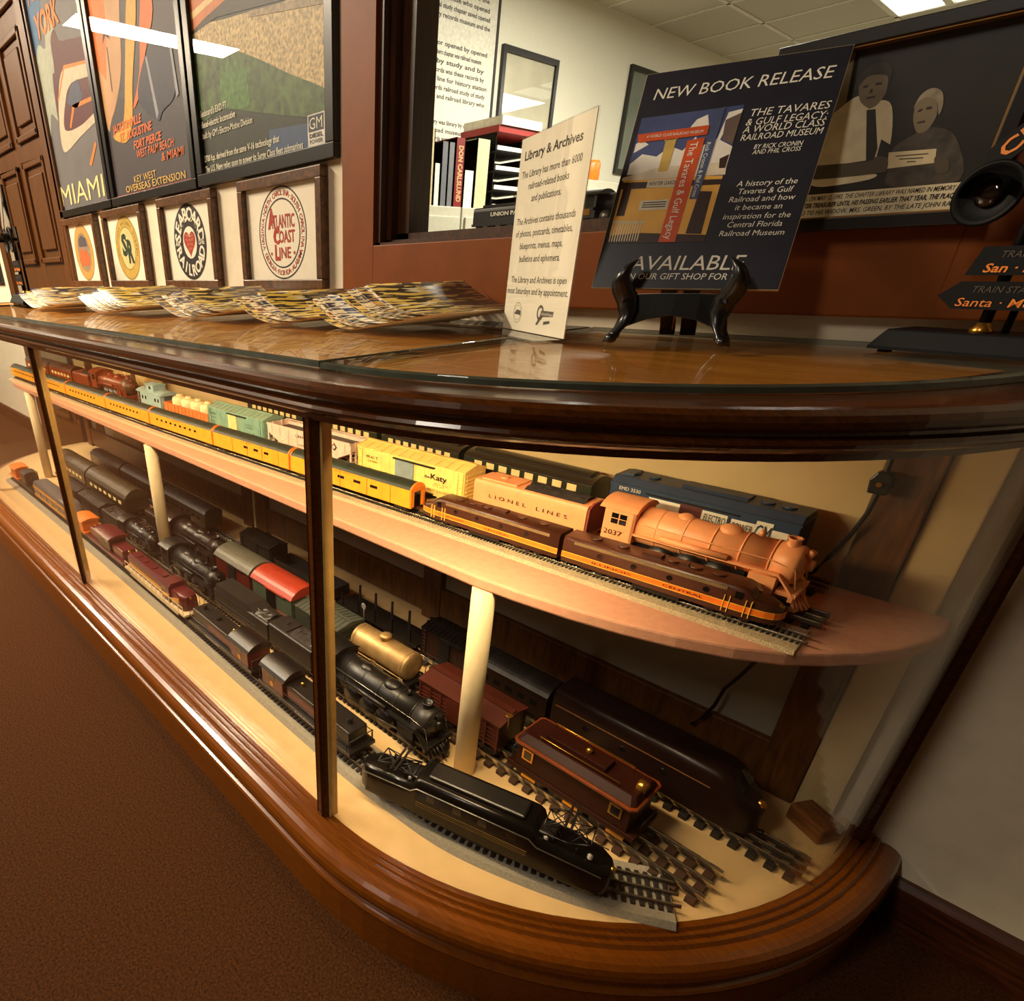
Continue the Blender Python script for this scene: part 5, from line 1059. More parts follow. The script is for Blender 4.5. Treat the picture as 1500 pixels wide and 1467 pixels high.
# ------------------------------------------------------------------ crossing signals
sil = M('silver_crossbuck', (176, 172, 160), .35, .5); ora_l = M('orange_lettering', (226, 128, 40), .4)
def signal(t, s, buck, txt):
    def S(mb, nm, mat, par=t, bev=0): mb.v = [(x * s, y * s, z * s) for x, y, z in mb.v]; return mb.build(nm, mat, par, bev)
    b = MB().loft([[(x * q, y * q2, z) for x, y in ((-.078, -.030), (.100, -.030), (.100, .034), (-.078, .034))] for q, q2, z in ((1, 1, 0.003), (1, 1, .006), (.9, .76, .020), (.88, .72, .0215))], True, True, False)
    for x in (-.066, .085):
        for y in (-.02, .024): b.cyl((x, y, 0), (x, y, .004), .006, n=10)
    S(b, 'base', black_m)
    S(MB().cyl((-.004, -.004, .0205), (-.004, -.004, .240), .0045, n=14), 'pole', black_m); S(MB().cyl((.010, .004, .0205), (.010, .004, .16), .0028, n=10), 'ladder_rail', black_m)
    S(MB().lathe([(.0085, .0205), (.0085, .024), (.006, .027), (.0045, .03)], (-.004, -.004, 0), (0, 0, 1), 14), 'pole_collar', brass)
    for z, x0, x1, a, b2 in ((.052, -.044, .050, 'Santa · Monica', -.030), (.080, -.030, .064, 'San · Francisco', -.020)):
        S(MB().prism([(x0, z), (x0 + .014, z - .011), (x1, z - .011), (x1, z + .012), (x0 + .014, z + .012)] if b2 == -.030 else [(x0, z - .011), (x1 - .012, z - .011), (x1, z), (x1 - .012, z + .012), (x0 + .006, z + .012)], 'y', -.0125, -.0105), 'station_sign', black_m)
        m = MB(); m.text(a, (b2 + .002, -.0130, z - .0085), X, Zv, .074, .0068, .02, .2); S(m, 'sign_lettering', ora_l)
        m = MB(); m.text('TRAIN STATION', (b2 + .010, -.0130, z + .003), X, Zv, .056, .0052, .0, .2); S(m, 'sign_lettering', M('faint_grey', (70, 58, 46), .5))
    S(MB().box(-.06, .052, -.010, -.004, .130, .136), 'cross_arm', black_m)
    for x in (-.036, .030):
        S(MB().lathe([(.0, .004), (.012, .002), (.0245, -.002), (.0252, -.006), (.0225, -.0065), (.020, -.004), (.012, -.001), (0, .0)], (x, -.0105, .133), (0, 1, 0), 32), 'lamp_disc', black_m)
        hd = [(x + .0150 * cos(a), .133 + .0150 * sin(a)) for a in [pi * (-.05 + 1.1 * k / 16) for k in range(17)]]
        S(MB().loft([[(px, y, pz) for px, pz in hd] for y in (-.012, -.030)], False, False, True), 'lamp_hood', gb)
        S(MB().ball((x, -.0135, .133), (.0105, .004, .0105), 16, 10), 'lamp_lens', M('dark_lens', (20, 8, 7), .08, coat=.4))
    for q, w1 in ((1, 'CROSSING'), (-1, 'RAILROAD')):
        m = MB(); a = q * pi / 4; u, v = Vector((cos(a), 0, sin(a))), Vector((-sin(a), 0, cos(a))); c = Vector((-.004, -.0115 - (.002 if q > 0 else 0), .198)); P = []
        for yy in (0, .002): P.append([tuple(c + u * x + v * z + Vector((0, yy, 0))) for x, z in ((-.062, 0), (-.055, -.0095), (.055, -.0095), (.062, 0), (.055, .0095), (-.055, .0095))])
        m.loft(P, True, True, False); S(m, 'crossbuck_arm', buck)
        if txt: m = MB(); m.text(w1, c + u * -.050 + v * -.0055 - Vector((0, .0005, 0)), u, v, .100, .011, .02); S(m, 'crossbuck_lettering', ora_l)
t = thing('crossing_signal', 'black model crossing signal with station signs at the right end of the case', 'model signal', (-.083, -.105, ZG), -.28); signal(t, 1.0, black_m, True)
t = thing('crossing_signal', 'black model crossing signal with a silver crossbuck by the door at the far left', 'model signal', (-2.45, -.30, ZG), -.1); signal(t, 1.45, sil, False)

# ------------------------------------------------------------------ wall pictures
def pic_frame(t, x0, x1, z0, z1, w, mat, d=.02, bev=.002):
    for a in ((x0, x1, z0, z0 + w), (x0, x1, z1 - w, z1), (x0, x0 + w, z0 + w, z1 - w), (x1 - w, x1, z0 + w, z1 - w)):
        MB().box(a[0], a[1], -d, -.001, a[2], a[3]).build('frame_rail' if a[1] - a[0] > a[3] - a[2] else 'frame_stile', mat, t, bev)
fr_b = M('black_frame', (20, 17, 16), .3); fr_w = wood('walnut_frame', (58, 32, 10), (104, 64, 24), .35, .3, (20, 20, 20))
def cround(p, n=4):
    out = []; N = len(p)
    for i in range(N):
        p0, p1, p2, p3 = p[i - 1], p[i], p[(i + 1) % N], p[(i + 2) % N]
        for q in range(n):
            t_ = q / n; out.append(tuple(0.5 * ((2 * p1[j]) + (-p0[j] + p2[j]) * t_ + (2 * p0[j] - 5 * p1[j] + 4 * p2[j] - p3[j]) * t_ * t_ + (-p0[j] + 3 * p1[j] - 3 * p2[j] + p3[j]) * t_ ** 3) for j in (0, 1)))
    return out
def wpos(n, lab, cat, x0, x1, z0, z1, w, mat, paper, d=.02):
    t = thing(n, lab, cat, ((x0 + x1) / 2, 0, z0)); cx = (x0 + x1) / 2
    pic_frame(t, x0 - cx, x1 - cx, 0, z1 - z0, w, mat, d)
    MB().box(x0 - cx + w * .8, x1 - cx - w * .8, -.008, -.001, w * .8, z1 - z0 - w * .8).build('print', paper, t)
    MB().box(x0 - cx + w, x1 - cx - w, -.0145, -.0135, w, z1 - z0 - w).build('glazing', frame_glass, t)
    def A(nm, col, polys, k=0, **kw):
        m = MB()
        for p in polys:
            if len(p) > 6: p = cround(p)
            m.pxz([(x - cx, z - z0) for x, z in p], -.0083 - .0002 * k)
        return m.build(nm, M(nm + '_tone', col, .5, **kw), t)
    def Tx(items, nm, col, k=8):
        m = MB()
        for s_, a, b, z, h, bo, it in items: m.text(s_, (a - cx, -.0083 - .0002 * k, z - z0), X, Zv, b - a, h, bo, it)
        return m.build(nm, M(nm + '_tone', col, .5), t)
    return t, A, Tx
t, A, Tx = wpos('framed_poster', 'black-framed grey travel poster lettered MIAMI beside the door', 'poster', -2.80, -2.285, 1.045, 1.95, .024, fr_b, M('poster_grey', (104, 102, 104), .5, var=.1, vs=10))
A('poster_sky', (62, 104, 140), [[(-2.776, 1.50), (-2.70, 1.56), (-2.62, 1.66), (-2.62, 1.925), (-2.776, 1.925)]], 1)
A('steam_cloud', (160, 164, 146), [[(-2.77, 1.30), (-2.72, 1.36), (-2.65, 1.33), (-2.63, 1.40), (-2.60, 1.50), (-2.55, 1.56), (-2.62, 1.60), (-2.66, 1.53), (-2.72, 1.55), (-2.77, 1.50)]], 2)
A('train_body', (84, 36, 44), [[(-2.66, 1.335), (-2.64, 1.45), (-2.61, 1.46), (-2.60, 1.535), (-2.55, 1.555), (-2.52, 1.52), (-2.40, 1.50), (-2.31, 1.47), (-2.31, 1.30), (-2.50, 1.27), (-2.64, 1.27)]], 3)
A('white_band', (196, 182, 156), [[(-2.665, 1.25), (-2.66, 1.31), (-2.61, 1.40), (-2.52, 1.452), (-2.31, 1.425), (-2.31, 1.395), (-2.48, 1.405), (-2.56, 1.37), (-2.61, 1.30), (-2.46, 1.29), (-2.31, 1.305), (-2.31, 1.285), (-2.48, 1.262), (-2.62, 1.24)]], 4)
A('cab_glass', (70, 76, 96), [[(-2.55, 1.365), (-2.49, 1.40), (-2.42, 1.405), (-2.40, 1.36), (-2.47, 1.335)]], 5)
A('orange_line', (214, 122, 40), [[(-2.63, 1.385), (-2.52, 1.458), (-2.31, 1.432), (-2.31, 1.424), (-2.52, 1.448), (-2.62, 1.38)], [(-2.56, 1.30), (-2.5, 1.352), (-2.31, 1.345), (-2.31, 1.335), (-2.49, 1.34), (-2.55, 1.295)], [(-2.44, 1.18), (-2.36, 1.235), (-2.35, 1.225), (-2.42, 1.175)]], 5)
Tx([('YORK', -2.72, -2.49, 1.562, .058, .03, .1), ('NEW', -2.74, -2.54, 1.655, .058, .03, .1)], 'poster_orange_lettering', (214, 118, 38))
Tx([('MIAMI', -2.775, -2.345, 1.083, .062, .0, .05)], 'poster_cream_lettering', (226, 214, 150))
t, A, Tx = wpos('framed_poster', 'black-framed dark travel poster with orange place names in the middle', 'poster', -2.275, -1.70, 1.045, 1.95, .024, fr_b, M('poster_charcoal', (66, 60, 66), .5, var=.1, vs=10))
A('poster_dusk', (196, 150, 104), [[(-2.25, 1.30), (-2.20, 1.27), (-2.09, 1.36), (-2.04, 1.50), (-1.96, 1.60), (-1.96, 1.92), (-2.25, 1.92)]], 1, var=.2, vs=8)
A('orange_sun', (226, 116, 40), [[(-2.25, 1.40), (-2.20, 1.36), (-2.15, 1.47), (-2.12, 1.60), (-2.25, 1.60)], [(-1.98, 1.92), (-1.98, 1.55), (-1.90, 1.47), (-1.86, 1.62), (-1.82, 1.92)]], 2)
A('palm', (40, 30, 40), [[(-2.172, 1.33), (-2.166, 1.33), (-2.158, 1.43), (-2.164, 1.43)], [(-2.19, 1.44), (-2.161, 1.455), (-2.13, 1.44), (-2.15, 1.465), (-2.161, 1.475), (-2.175, 1.463)]], 3)
A('yellow_nose', (208, 160, 60), [[(-2.21, 1.225), (-2.12, 1.25), (-2.06, 1.36), (-1.99, 1.50), (-1.92, 1.56), (-1.95, 1.45), (-2.02, 1.33), (-2.06, 1.24), (-2.12, 1.20)]], 4)
A('orange_flank', (216, 106, 36), [[(-2.04, 1.27), (-1.97, 1.34), (-1.93, 1.44), (-1.88, 1.52), (-1.85, 1.44), (-1.93, 1.36), (-1.99, 1.29)]], 5)
A('dark_nose', (44, 46, 66), [[(-2.0, 1.285), (-1.92, 1.365), (-1.80, 1.385), (-1.775, 1.35), (-1.78, 1.26), (-1.86, 1.235), (-1.90, 1.22)]], 6)
A('steel_edge', (150, 150, 160), [[(-1.925, 1.36), (-1.915, 1.36), (-1.885, 1.235), (-1.90, 1.222)], [(-1.785, 1.37), (-1.775, 1.37), (-1.76, 1.255), (-1.775, 1.25)]], 7)
A('red_border', (150, 52, 34), [[(-2.25, 1.069), (-1.725, 1.069), (-1.725, 1.073), (-2.25, 1.073)]], 7)
Tx([('JACKSONVILLE', -2.206, -2.0, 1.232, .019, .02, .25), ('ST. AUGUSTINE', -2.161, -1.94, 1.206, .019, .02, .25), ('FORT PIERCE', -2.07, -1.889, 1.176, .019, .02, .25), ('WEST PALM BEACH', -2.06, -1.82, 1.153, .019, .02, .25), ('& MIAMI', -1.90, -1.77, 1.128, .019, .02, .25)], 'poster_bright_orange', (236, 112, 36))
Tx([('KEY WEST', -2.10, -1.946, 1.096, .017, .01, 0), ('OVERSEAS EXTENSION', -2.17, -1.77, 1.076, .017, .01, 0)], 'poster_yellow_lettering', (216, 176, 88))
t, A, Tx = wpos('framed_poster', 'black-framed poster of gravel and grass with white text, nearest the window', 'poster', -1.69, -1.13, 1.046, 1.92, .027, fr_b, M('poster_dark_green', (28, 34, 14), .5, var=.35, vs=30))
A('gravel_bank', (190, 166, 116), [[(-1.665, 1.30), (-1.665, 1.36), (-1.52, 1.345), (-1.30, 1.32), (-1.155, 1.30), (-1.155, 1.15), (-1.28, 1.20), (-1.42, 1.26), (-1.55, 1.30)]], 1, var=.6, vs=140)
A('grass_bank', (66, 92, 40), [[(-1.665, 1.19), (-1.665, 1.325), (-1.55, 1.305), (-1.42, 1.262), (-1.28, 1.205), (-1.155, 1.155), (-1.155, 1.115), (-1.25, 1.13), (-1.40, 1.16), (-1.55, 1.19)]], 2, var=.7, vs=60)
A('tall_grass', (70, 116, 44), [[(-1.55, 1.20), (-1.55, 1.27), (-1.53, 1.255), (-1.52, 1.285), (-1.50, 1.26), (-1.48, 1.275), (-1.47, 1.245), (-1.45, 1.25), (-1.44, 1.18)]], 3, var=.5, vs=90)
A('shadow_bank', (30, 22, 14), [[(-1.665, 1.35), (-1.55, 1.355), (-1.155, 1.305), (-1.155, 1.90), (-1.665, 1.90)]], 3)
A('locomotive_side', (204, 110, 42), [[(-1.665, 1.355), (-1.60, 1.365), (-1.50, 1.375), (-1.42, 1.40), (-1.42, 1.60), (-1.665, 1.60)]], 4)
A('locomotive_stripe', (228, 196, 130), [[(-1.665, 1.375), (-1.56, 1.385), (-1.42, 1.415), (-1.42, 1.428), (-1.56, 1.397), (-1.665, 1.388)]], 5)
A('sunlit_rail', (150, 130, 96), [[(-1.42, 1.325), (-1.155, 1.285), (-1.155, 1.30), (-1.42, 1.335)]], 5, var=.5, vs=120)
A('blue_panel', (54, 78, 112), [[(-1.366, 1.073), (-1.157, 1.073), (-1.157, 1.112), (-1.366, 1.124)]], 3)
A('logo_plate', (226, 222, 208), [[(-1.226, 1.075), (-1.170, 1.075), (-1.170, 1.128), (-1.226, 1.128)]], 4)
A('logo_square', (40, 48, 70), [[(-1.223, 1.099), (-1.173, 1.099), (-1.173, 1.126), (-1.223, 1.126)]], 5)
Tx([("Seaboard's EXD FT", -1.661, -1.535, 1.190, .013, .01, .1), ('diesel-electric locomotive', -1.661, -1.50, 1.168, .013, .01, .1), ("built by GM's Electro-Motive Division", -1.660, -1.43, 1.146, .013, .01, .1), ('2700 h.p. derived from the same V-16 technology that', -1.661, -1.328, 1.098, .013, .01, .1), ('The U.S. Navy relies upon to power its Surge Class fleet submarines', -1.662, -1.243, 1.076, .013, .01, .1), ('GM', -1.219, -1.177, 1.103, .019, .0, 0)], 'poster_white_lettering', (232, 226, 200))
Tx([('DIESEL', -1.220, -1.176, 1.089, .007, .02, 0), ('POWER', -1.219, -1.177, 1.079, .007, .02, 0)], 'poster_dark_lettering', (30, 34, 50))

# four round railroad seals in walnut frames
matp = M('seal_paper', (246, 236, 212), .6, var=.03)
def arc_text(m, s_, cx, cz, r, a0, a1, h, y, b=.0, inward=False):
    n = len(s_)
    for i, ch in enumerate(s_):
        if ch == ' ': continue
        a = a0 + (a1 - a0) * (i + .5) / n; u = Vector((sin(a), 0, -cos(a))) if not inward else Vector((-sin(a), 0, cos(a))); v = Vector((cos(a), 0, sin(a))) * (1 if not inward else -1)
        _, _, bx = glyphs(ch, b); wd = (bx[1] - bx[0]) * h / .686
        m.text(ch, Vector((cx + r * cos(a), y, cz + r * sin(a))) - u * wd / 2, u, v, None, h, b)
def seal(lab, x0, x1):
    t = thing('framed_seal', lab, 'picture', ((x0 + x1) / 2, 0, .808), 0, 'railroad seals on the wall'); w = (x1 - x0) / 2
    pic_frame(t, -w, w, 0, .232, .021, fr_w, .022); MB().box(-w + .016, w - .016, -.008, -.001, .016, .216).build('print', matp, t)
    MB().box(-w + .020, w - .020, -.0145, -.0138, .020, .212).build('glazing', frame_glass, t); return t
sred, sblk, sgold, sgrn = M('seal_red', (178, 56, 34), .5), M('seal_black', (40, 34, 34), .5), M('seal_gold', (206, 172, 84), .4, var=.1), M('seal_green', (26, 56, 40), .5)
cz = .116
t = seal('walnut-framed round seal with red lettering inside two thin black rings, nearest the window', -1.500, -1.172)
m = MB().ring(0, -.0085, cz, .0915, .0945).ring(0, -.0085, cz, .068, .071); m.build('seal_ring', sblk, t)
m = MB(); arc_text(m, 'VIRGINIA·NORTH CAROLINA·SOUTH CAROLINA', 0, cz, .076, pi * 1.12, -.12 * pi, .0105, -.0086, .01); arc_text(m, 'GEORGIA·FLORIDA·ALABAMA', 0, cz, .086, pi * 1.16, pi * 1.86, .0105, -.0086, .01, True)
m.text('ATLANTIC', (-.050, -.0086, cz + .012), X, Zv, .100, .026, .02).text('COAST', (-.030, -.0086, cz - .018), X, Zv, .080, .024, .02).text('LINE', (-.030, -.0086, cz - .050), X, Zv, .062, .022, .02)
m.text('A', (-.056, -.0087, cz + .012), X, Zv, .032, .040, .02).text('C', (-.036, -.0087, cz - .020), X, Zv, .026, .032, .02).text('L', (-.032, -.0087, cz - .054), X, Zv, .022, .032, .02).disc(-.046, -.0086, cz - .040, .0035, 12).disc(.046, -.0086, cz - .040, .0035, 12)
m.build('seal_lettering', sred, t)
t = seal('walnut-framed round seal with a thick black ring and a red heart', -1.951, -1.628)
MB().ring(0, -.0085, cz, .040, .0945).build('seal_ring', sblk, t); MB().disc(0, -.0084, cz, .041).build('seal_centre', matp, t)
m = MB(); arc_text(m, 'SEABOARD', 0, cz, .054, pi * 1.0, 0, .032, -.0088, .03); arc_text(m, 'RAILROAD', 0, cz, .084, pi * 1.05, pi * 1.95, .028, -.0088, .03, True)
m.text('AIR', (-.088, -.0088, cz - .006), X, Zv, .030, .012, .02).text('LINE', (.052, -.0088, cz - .006), X, Zv, .032, .012, .02); m.build('seal_lettering', matp, t)
hp_ = [(.034 * (16 * sin(a) ** 3) / 16, cz + .034 * (13 * cos(a) - 5 * cos(2 * a) - 2 * cos(3 * a) - cos(4 * a)) / 15) for a in [2 * pi * k / 40 for k in range(40)]]
MB().pxz(hp_, -.0086).build('heart', sred, t)
m = MB()
for k, (s_, w) in enumerate((('THROUGH', .044), ('THE HEART', .048), ('OF THE', .034), ('SOUTH', .022))): m.text(s_, (0, -.0088, cz + .014 - .011 * k), X, Zv, w, .007, .01, 0, 'c')
m.build('heart_lettering', M('heart_ink', (226, 150, 110), .5), t)
t = seal('walnut-framed gold round seal with a dark green monogram', -2.392, -2.071)
MB().ring(0, -.0085, cz, .060, .0945).build('seal_ring', sgold, t); MB().ring(0, -.0086, cz, .0905, .092).ring(0, -.0086, cz, .062, .0635).build('seal_line', M('seal_olive', (110, 92, 44), .5), t); MB().disc(0, -.0084, cz, .060).build('seal_centre', M('seal_pale_gold', (226, 206, 140), .5), t)
m = MB().text('S', (-.042, -.0087, cz - .018), X, Zv, .044, .058, .05).text('R', (.0, -.0087, cz - .040), X, Zv, .046, .062, .05); m.build('seal_lettering', sgrn, t)
m = MB(); arc_text(m, 'SOUTHERN RAILWAY SYSTEM', 0, cz, .070, pi * 1.1, -.1 * pi, .012, -.0087, .0); m.build('rim_lettering', M('seal_olive', (110, 92, 44)), t)
t = seal('walnut-framed gold round seal with an orange and grey landscape, nearest the door', -2.815, -2.468)
MB().ring(0, -.0085, cz, .062, .0945).build('seal_ring', M('seal_tan', (196, 154, 80), .5), t); MB().ring(0, -.0086, cz, .0915, .093).ring(0, -.0086, cz, .063, .0645).build('seal_line', M('seal_olive', (110, 92, 44)), t)
MB().disc(0, -.0084, cz, .062).build('seal_centre', M('seal_dull', (150, 132, 110), .5), t)
MB().pxz([(-.055, cz - .028), (-.05, cz + .002), (-.02, cz + .018), (.0, cz + .002), (.03, cz + .010), (.055, cz - .02), (.03, cz - .045), (-.03, cz - .045)], -.0086).build('landscape', M('seal_orange', (196, 104, 54), .5), t)
MB().pxz([(-.045, cz + .02), (.045, cz + .02), (.038, cz + .046), (0, cz + .058), (-.038, cz + .046)], -.0086).build('dark_sky', M('seal_grey', (84, 82, 90), .5), t)

# framed photograph hung on the right half of the window casing
t = thing('framed_photograph', 'black-framed monochrome photograph of two people holding a certificate', 'photograph', (-.238, -.0225, .874)); ox, oz = -.238, .874
pic_frame(t, -.109, .109, 0, .1745, .012, fr_b, .022, .001)
t2 = MB()
for a in ((-.097, .097, .0118, .0132), (-.097, .097, .161, .1625), (-.097, -.0955, .012, .162), (.0955, .097, .012, .162)): t2.box(a[0], a[1], -.0195, -.002, a[2], a[3])
t2.build('gold_slip', M('gold_slip_paint', (150, 106, 44), .35, .5), t)
MB().box(-.097, .097, -.006, -.001, .0125, .162).build('print', M('photo_dark', (24, 22, 18), .4, var=.4, vs=25), t)
MB().box(-.0955, .0955, -.0125, -.0118, .0132, .161).build('glazing', frame_glass, t)
def ph(nm, c, polys, k, **kw):
    m = MB()
    for p in polys:
        if nm not in ('tie', 'certificate', 'caption_strip', 'certificate_print', 'features', 'wall_light'): p = cround(p)
        m.pxz([(x - ox, z - oz) for x, z in p], -.0062 - .00012 * k)
    m.build(nm, M('photo_' + nm, c, .45, **kw), t)
ph('wall_light', (128, 116, 88), [[(-.332, .912), (-.284, .912), (-.2740, .9895), (-.2791, 1.034), (-.332, 1.034)]], 1)
ph('shirt', (240, 226, 186), [[(-.290, .941), (-.283, .980), (-.2806, .9856), (-.2646, .996), (-.2521, .9831), (-.2453, .9890), (-.2332, .9820), (-.2240, .9493), (-.2306, .9408), (-.2397, .9377)], [(-.286, .928), (-.2317, .9253), (-.2321, .9201), (-.2687, .9172), (-.284, .920)]], 2, var=.12, vs=60)
ph('tie', (30, 26, 24), [[(-.2539, .9824), (-.2464, .9822), (-.2337, .9473), (-.2334, .937), (-.2403, .9378)], [(-.2330, .9550), (-.2240, .9493), (-.2225, .94), (-.2320, .9385)]], 3)
ph('hair', (52, 46, 38), [[(-.2700, .9990), (-.2690, 1.0130), (-.2610, 1.0200), (-.2500, 1.0200), (-.2430, 1.0130), (-.2420, 1.0010), (-.2460, 1.0090), (-.2620, 1.0110)]], 4)
ph('face', (132, 118, 92), [[(-.2676, 1.0080), (-.2600, 1.0150), (-.255, 1.0160), (-.2458, 1.0100), (-.2419, .9960), (-.2440, .9890), (-.2480, .9840), (-.2527, .9840), (-.2590, .9880), (-.2640, .9947)], [(-.2138, .9798), (-.2110, .9850), (-.2050, .9870), (-.1992, .9821), (-.1945, .9690), (-.1975, .9581), (-.2040, .9560), (-.2090, .9620), (-.2125, .9700)]], 3)
ph('features', (46, 38, 30), [[(-.2630, 1.0035), (-.2590, 1.0040), (-.2590, 1.0020), (-.2630, 1.0018)], [(-.2530, 1.0045), (-.2480, 1.0040), (-.2480, 1.0022), (-.2530, 1.0025)], [(-.2575, .9935), (-.2500, .9935), (-.2500, .9922), (-.2575, .9920)], [(-.2105, .9755), (-.2075, .9765), (-.2075, .9745), (-.2105, .9738)], [(-.2045, .9770), (-.2005, .9770), (-.2005, .9748), (-.2045, .9750)], [(-.2075, .9655), (-.2020, .9660), (-.2020, .9645), (-.2075, .9642)], [(-.2560, 1.0000), (-.2545, 1.0000), (-.2535, .9965), (-.2565, .9965)]], 5)
ph('dress', (70, 62, 52), [[(-.2204, .9456), (-.2067, .9557), (-.2040, .9575), (-.1970, .9590), (-.1934, .9596), (-.174, .9493), (-.1585, .9118), (-.2114, .9118), (-.2183, .927)]], 2, var=.5, vs=90)
ph('white_hair', (150, 138, 114), [[(-.2145, .9770), (-.2130, .9870), (-.2060, .9920), (-.1970, .9880), (-.1925, .9770), (-.1930, .9690), (-.1980, .9800), (-.2060, .9850), (-.2110, .9830)]], 4, var=.3, vs=120)
ph('forearm', (84, 72, 56), [[(-.290, .9372), (-.2394, .9366), (-.2324, .94), (-.2228, .9378), (-.2197, .9282), (-.2276, .9249), (-.290, .9258)], [(-.1839, .9342), (-.1727, .93), (-.1701, .9199), (-.1785, .9208)]], 5)
ph('certificate', (236, 220, 178), [[(-.2228, .9425), (-.1851, .9410), (-.1822, .9291), (-.2197, .9282)]], 4)
ph('certificate_print', (96, 84, 64), [[(-.2160, .9390), (-.1900, .9380), (-.1900, .9370), (-.2160, .9380)], [(-.2120, .9360), (-.1930, .9350), (-.1930, .9340), (-.2120, .9350)], [(-.2050, .9330), (-.1980, .9325), (-.1980, .9315), (-.2050, .9320)]], 5)
ph('caption_strip', (240, 228, 190), [[(-.331, .888), (-.150, .888), (-.150, .9105), (-.331, .9105)]], 6)
m = MB()
for k, s_ in enumerate(('TAKEN AT THE OPENING ON MAY 12, 1983, THE CHAPTER LIBRARY WAS NAMED IN MEMORY OF', 'OUR DEDICATED CHAPTER TREASURER UNTIL HIS PASSING EARLIER THAT YEAR, THE PLAQUE', 'IS BEING PRESENTED TO HIS WIDOW, MRS. GREEN, BY THE LATE JOHN RAPP')): m.text(s_, (-.329 - ox, -.0072, .9045 - .0068 * k - oz), X, Zv, .176, .0042, .03, .1)
m.build('caption_lettering', ink, t)

# dark picture at the far left edge of the wall
t, A, Tx = wpos('framed_picture', 'dark-framed picture at the far left edge beyond the door', 'picture', -4.35, -3.93, .82, 1.25, .03, fr_b, M('picture_dark', (80, 66, 50), .5))

# ------------------------------------------------------------------ things inside the library
t = thing('model_locomotive', 'black model steam engine with its tender on the window sill', 'model locomotive', (-.74, .115, .9032))
q = MB().loft([body_sec(x, .024, .012, .040, .18) for x in (-.116, .03)], False, True, False).box(-.118, .03, -.025, .025, .010, .014); q.build('tender_body', blk, t, 0)
MB().box(-.10, .0, -.018, .018, .038, .0435).build('coal_load', coal, t)
for x in (-.09, -.01):
    for y in (-.018, .018):
        for d in (-.014, .014): MB().lathe([(0, -.003), (.0068, -.003), (.007, .002), (0, .002)], (x + d, y, .007), (0, 1, 0), 14).build('wheel', whl, t)
lettering(t, (('UNION PACIFIC', -.075, .0245, .085, .006, .03),), white_ink, .050, .0012)
cb = MB().box(.095, .100, -.024, .024, .02, .042).box(.125, .129, -.024, .024, .02, .042).box(.095, .129, -.024, .024, .010, .024); cb.build('cab', blk, t)
MB().prism(arch(.056, .008, .042), 'x', .092, .134).build('cab_roof', blk, t); MB().cyl((.125, 0, .028), (.30, 0, .028), .0155, n=22).build('boiler', blk, t)
MB().ball((.17, 0, .043), (.012, .009, .008), 14, 8).ball((.22, 0, .043), (.012, .009, .008), 14, 8).build('dome', blk, t)
MB().box(.03, .098, -.004, .004, .008, .012).build('drawbar', blk, t)
for x in (.11, .145, .18, .215, .25):
    for y in (-.018, .018): MB().lathe([(0, -.003), (.0095, -.003), (.0098, .002), (0, .002)], (x, y, .0098), (0, 1, 0), 18).build('wheel', whl, t)
MB().box(.096, .120, -.0246, -.024, .014, .0225).build('number_plate', brass, t)
cab_m = M('filing_cabinet_grey', (190, 186, 164), .45, var=.05)
fk = 0
for nm, y0, y1, zt, lab in (('filing_cabinet', 1.30, 2.02, 1.136, 'grey filing cabinet at the left under the books'), ('filing_cabinet', 2.03, 2.75, 1.136, 'grey filing cabinet under the black letter trays'), ('filing_cabinet', 3.0, 4.0, 1.33, 'taller grey filing cabinet further back in the library')):
    t = thing(nm, lab, 'cabinet', (-2.7, (y0 + y1) / 2, 0), 0, 'filing cabinets in the library'); d = (y1 - y0) / 2
    MB().box(-.19, .19, -d, d, 0, zt).build('body', cab_m, t, .004)
    for k in range(4):
        z1 = zt - .045 - k * (zt - .06) / 4; z0 = z1 - (zt - .06) / 4 + .012
        dw = MB().box(.19, .202, -d + .02, d - .02, z0, z1).build('drawer', cab_m, t, .004)
        MB().box(.202, .212, -.07, .07, (z0 + z1) / 2 + .02, (z0 + z1) / 2 + .035).build('handle', M('chrome_pull', (150, 148, 140), .25, .9), dw); MB().box(.202, .205, -.05, .05, (z0 + z1) / 2 + .05, (z0 + z1) / 2 + .09).build('label_holder', M('white_card', (222, 216, 196), .5), dw)
def book(lab, y0, y1, h, col, x0=-2.74, x1=-2.53, txt=None, lean=0, z=1.1365, grp='books on the filing cabinet'):
    t = thing('book', lab, 'book', ((x0 + x1) / 2, (y0 + y1) / 2, z), 0, grp); d = (y1 - y0) / 2; w = (x1 - x0) / 2
    MB().prism([(-d, 0), (d, 0), (d + lean, h), (-d + lean, h)], 'x', -w + .004, w - .006).build('pages', pages_m, t)
    c = MB(); c.prism([(-d, 0), (d, 0), (d + lean, h + .004), (-d + lean, h + .004)], 'x', w - .006, w); c.prism([(-d, 0), (-d + .006, 0), (-d + .006 + lean, h + .004), (-d + lean, h + .004)], 'x', -w, w); c.prism([(d - .006, 0), (d, 0), (d + lean, h + .004), (d - .006 + lean, h + .004)], 'x', -w, w); c.build('cover', M('book_' + '_'.join(map(str, col)), col, .4), t)
    if txt: m = MB(); m.text(txt, (w + .001, -d * .35, h * .9), (0, 0, -1), (0, 1, 0), h * .82, d * .9, .04); m.build('spine_lettering', M('spine_gold', (206, 160, 110), .4), t)
book('white binder at the left edge of the window', 1.63, 1.70, .17, (226, 222, 204))
book('dark grey slanting magazine box beside the white binder', 1.705, 1.755, .20, (52, 52, 56))
book('tall tan volume above the slanting magazine box', 1.76, 1.81, .32, (196, 180, 140))
book('white volume left of the grey books', 1.815, 1.86, .18, (230, 226, 210))
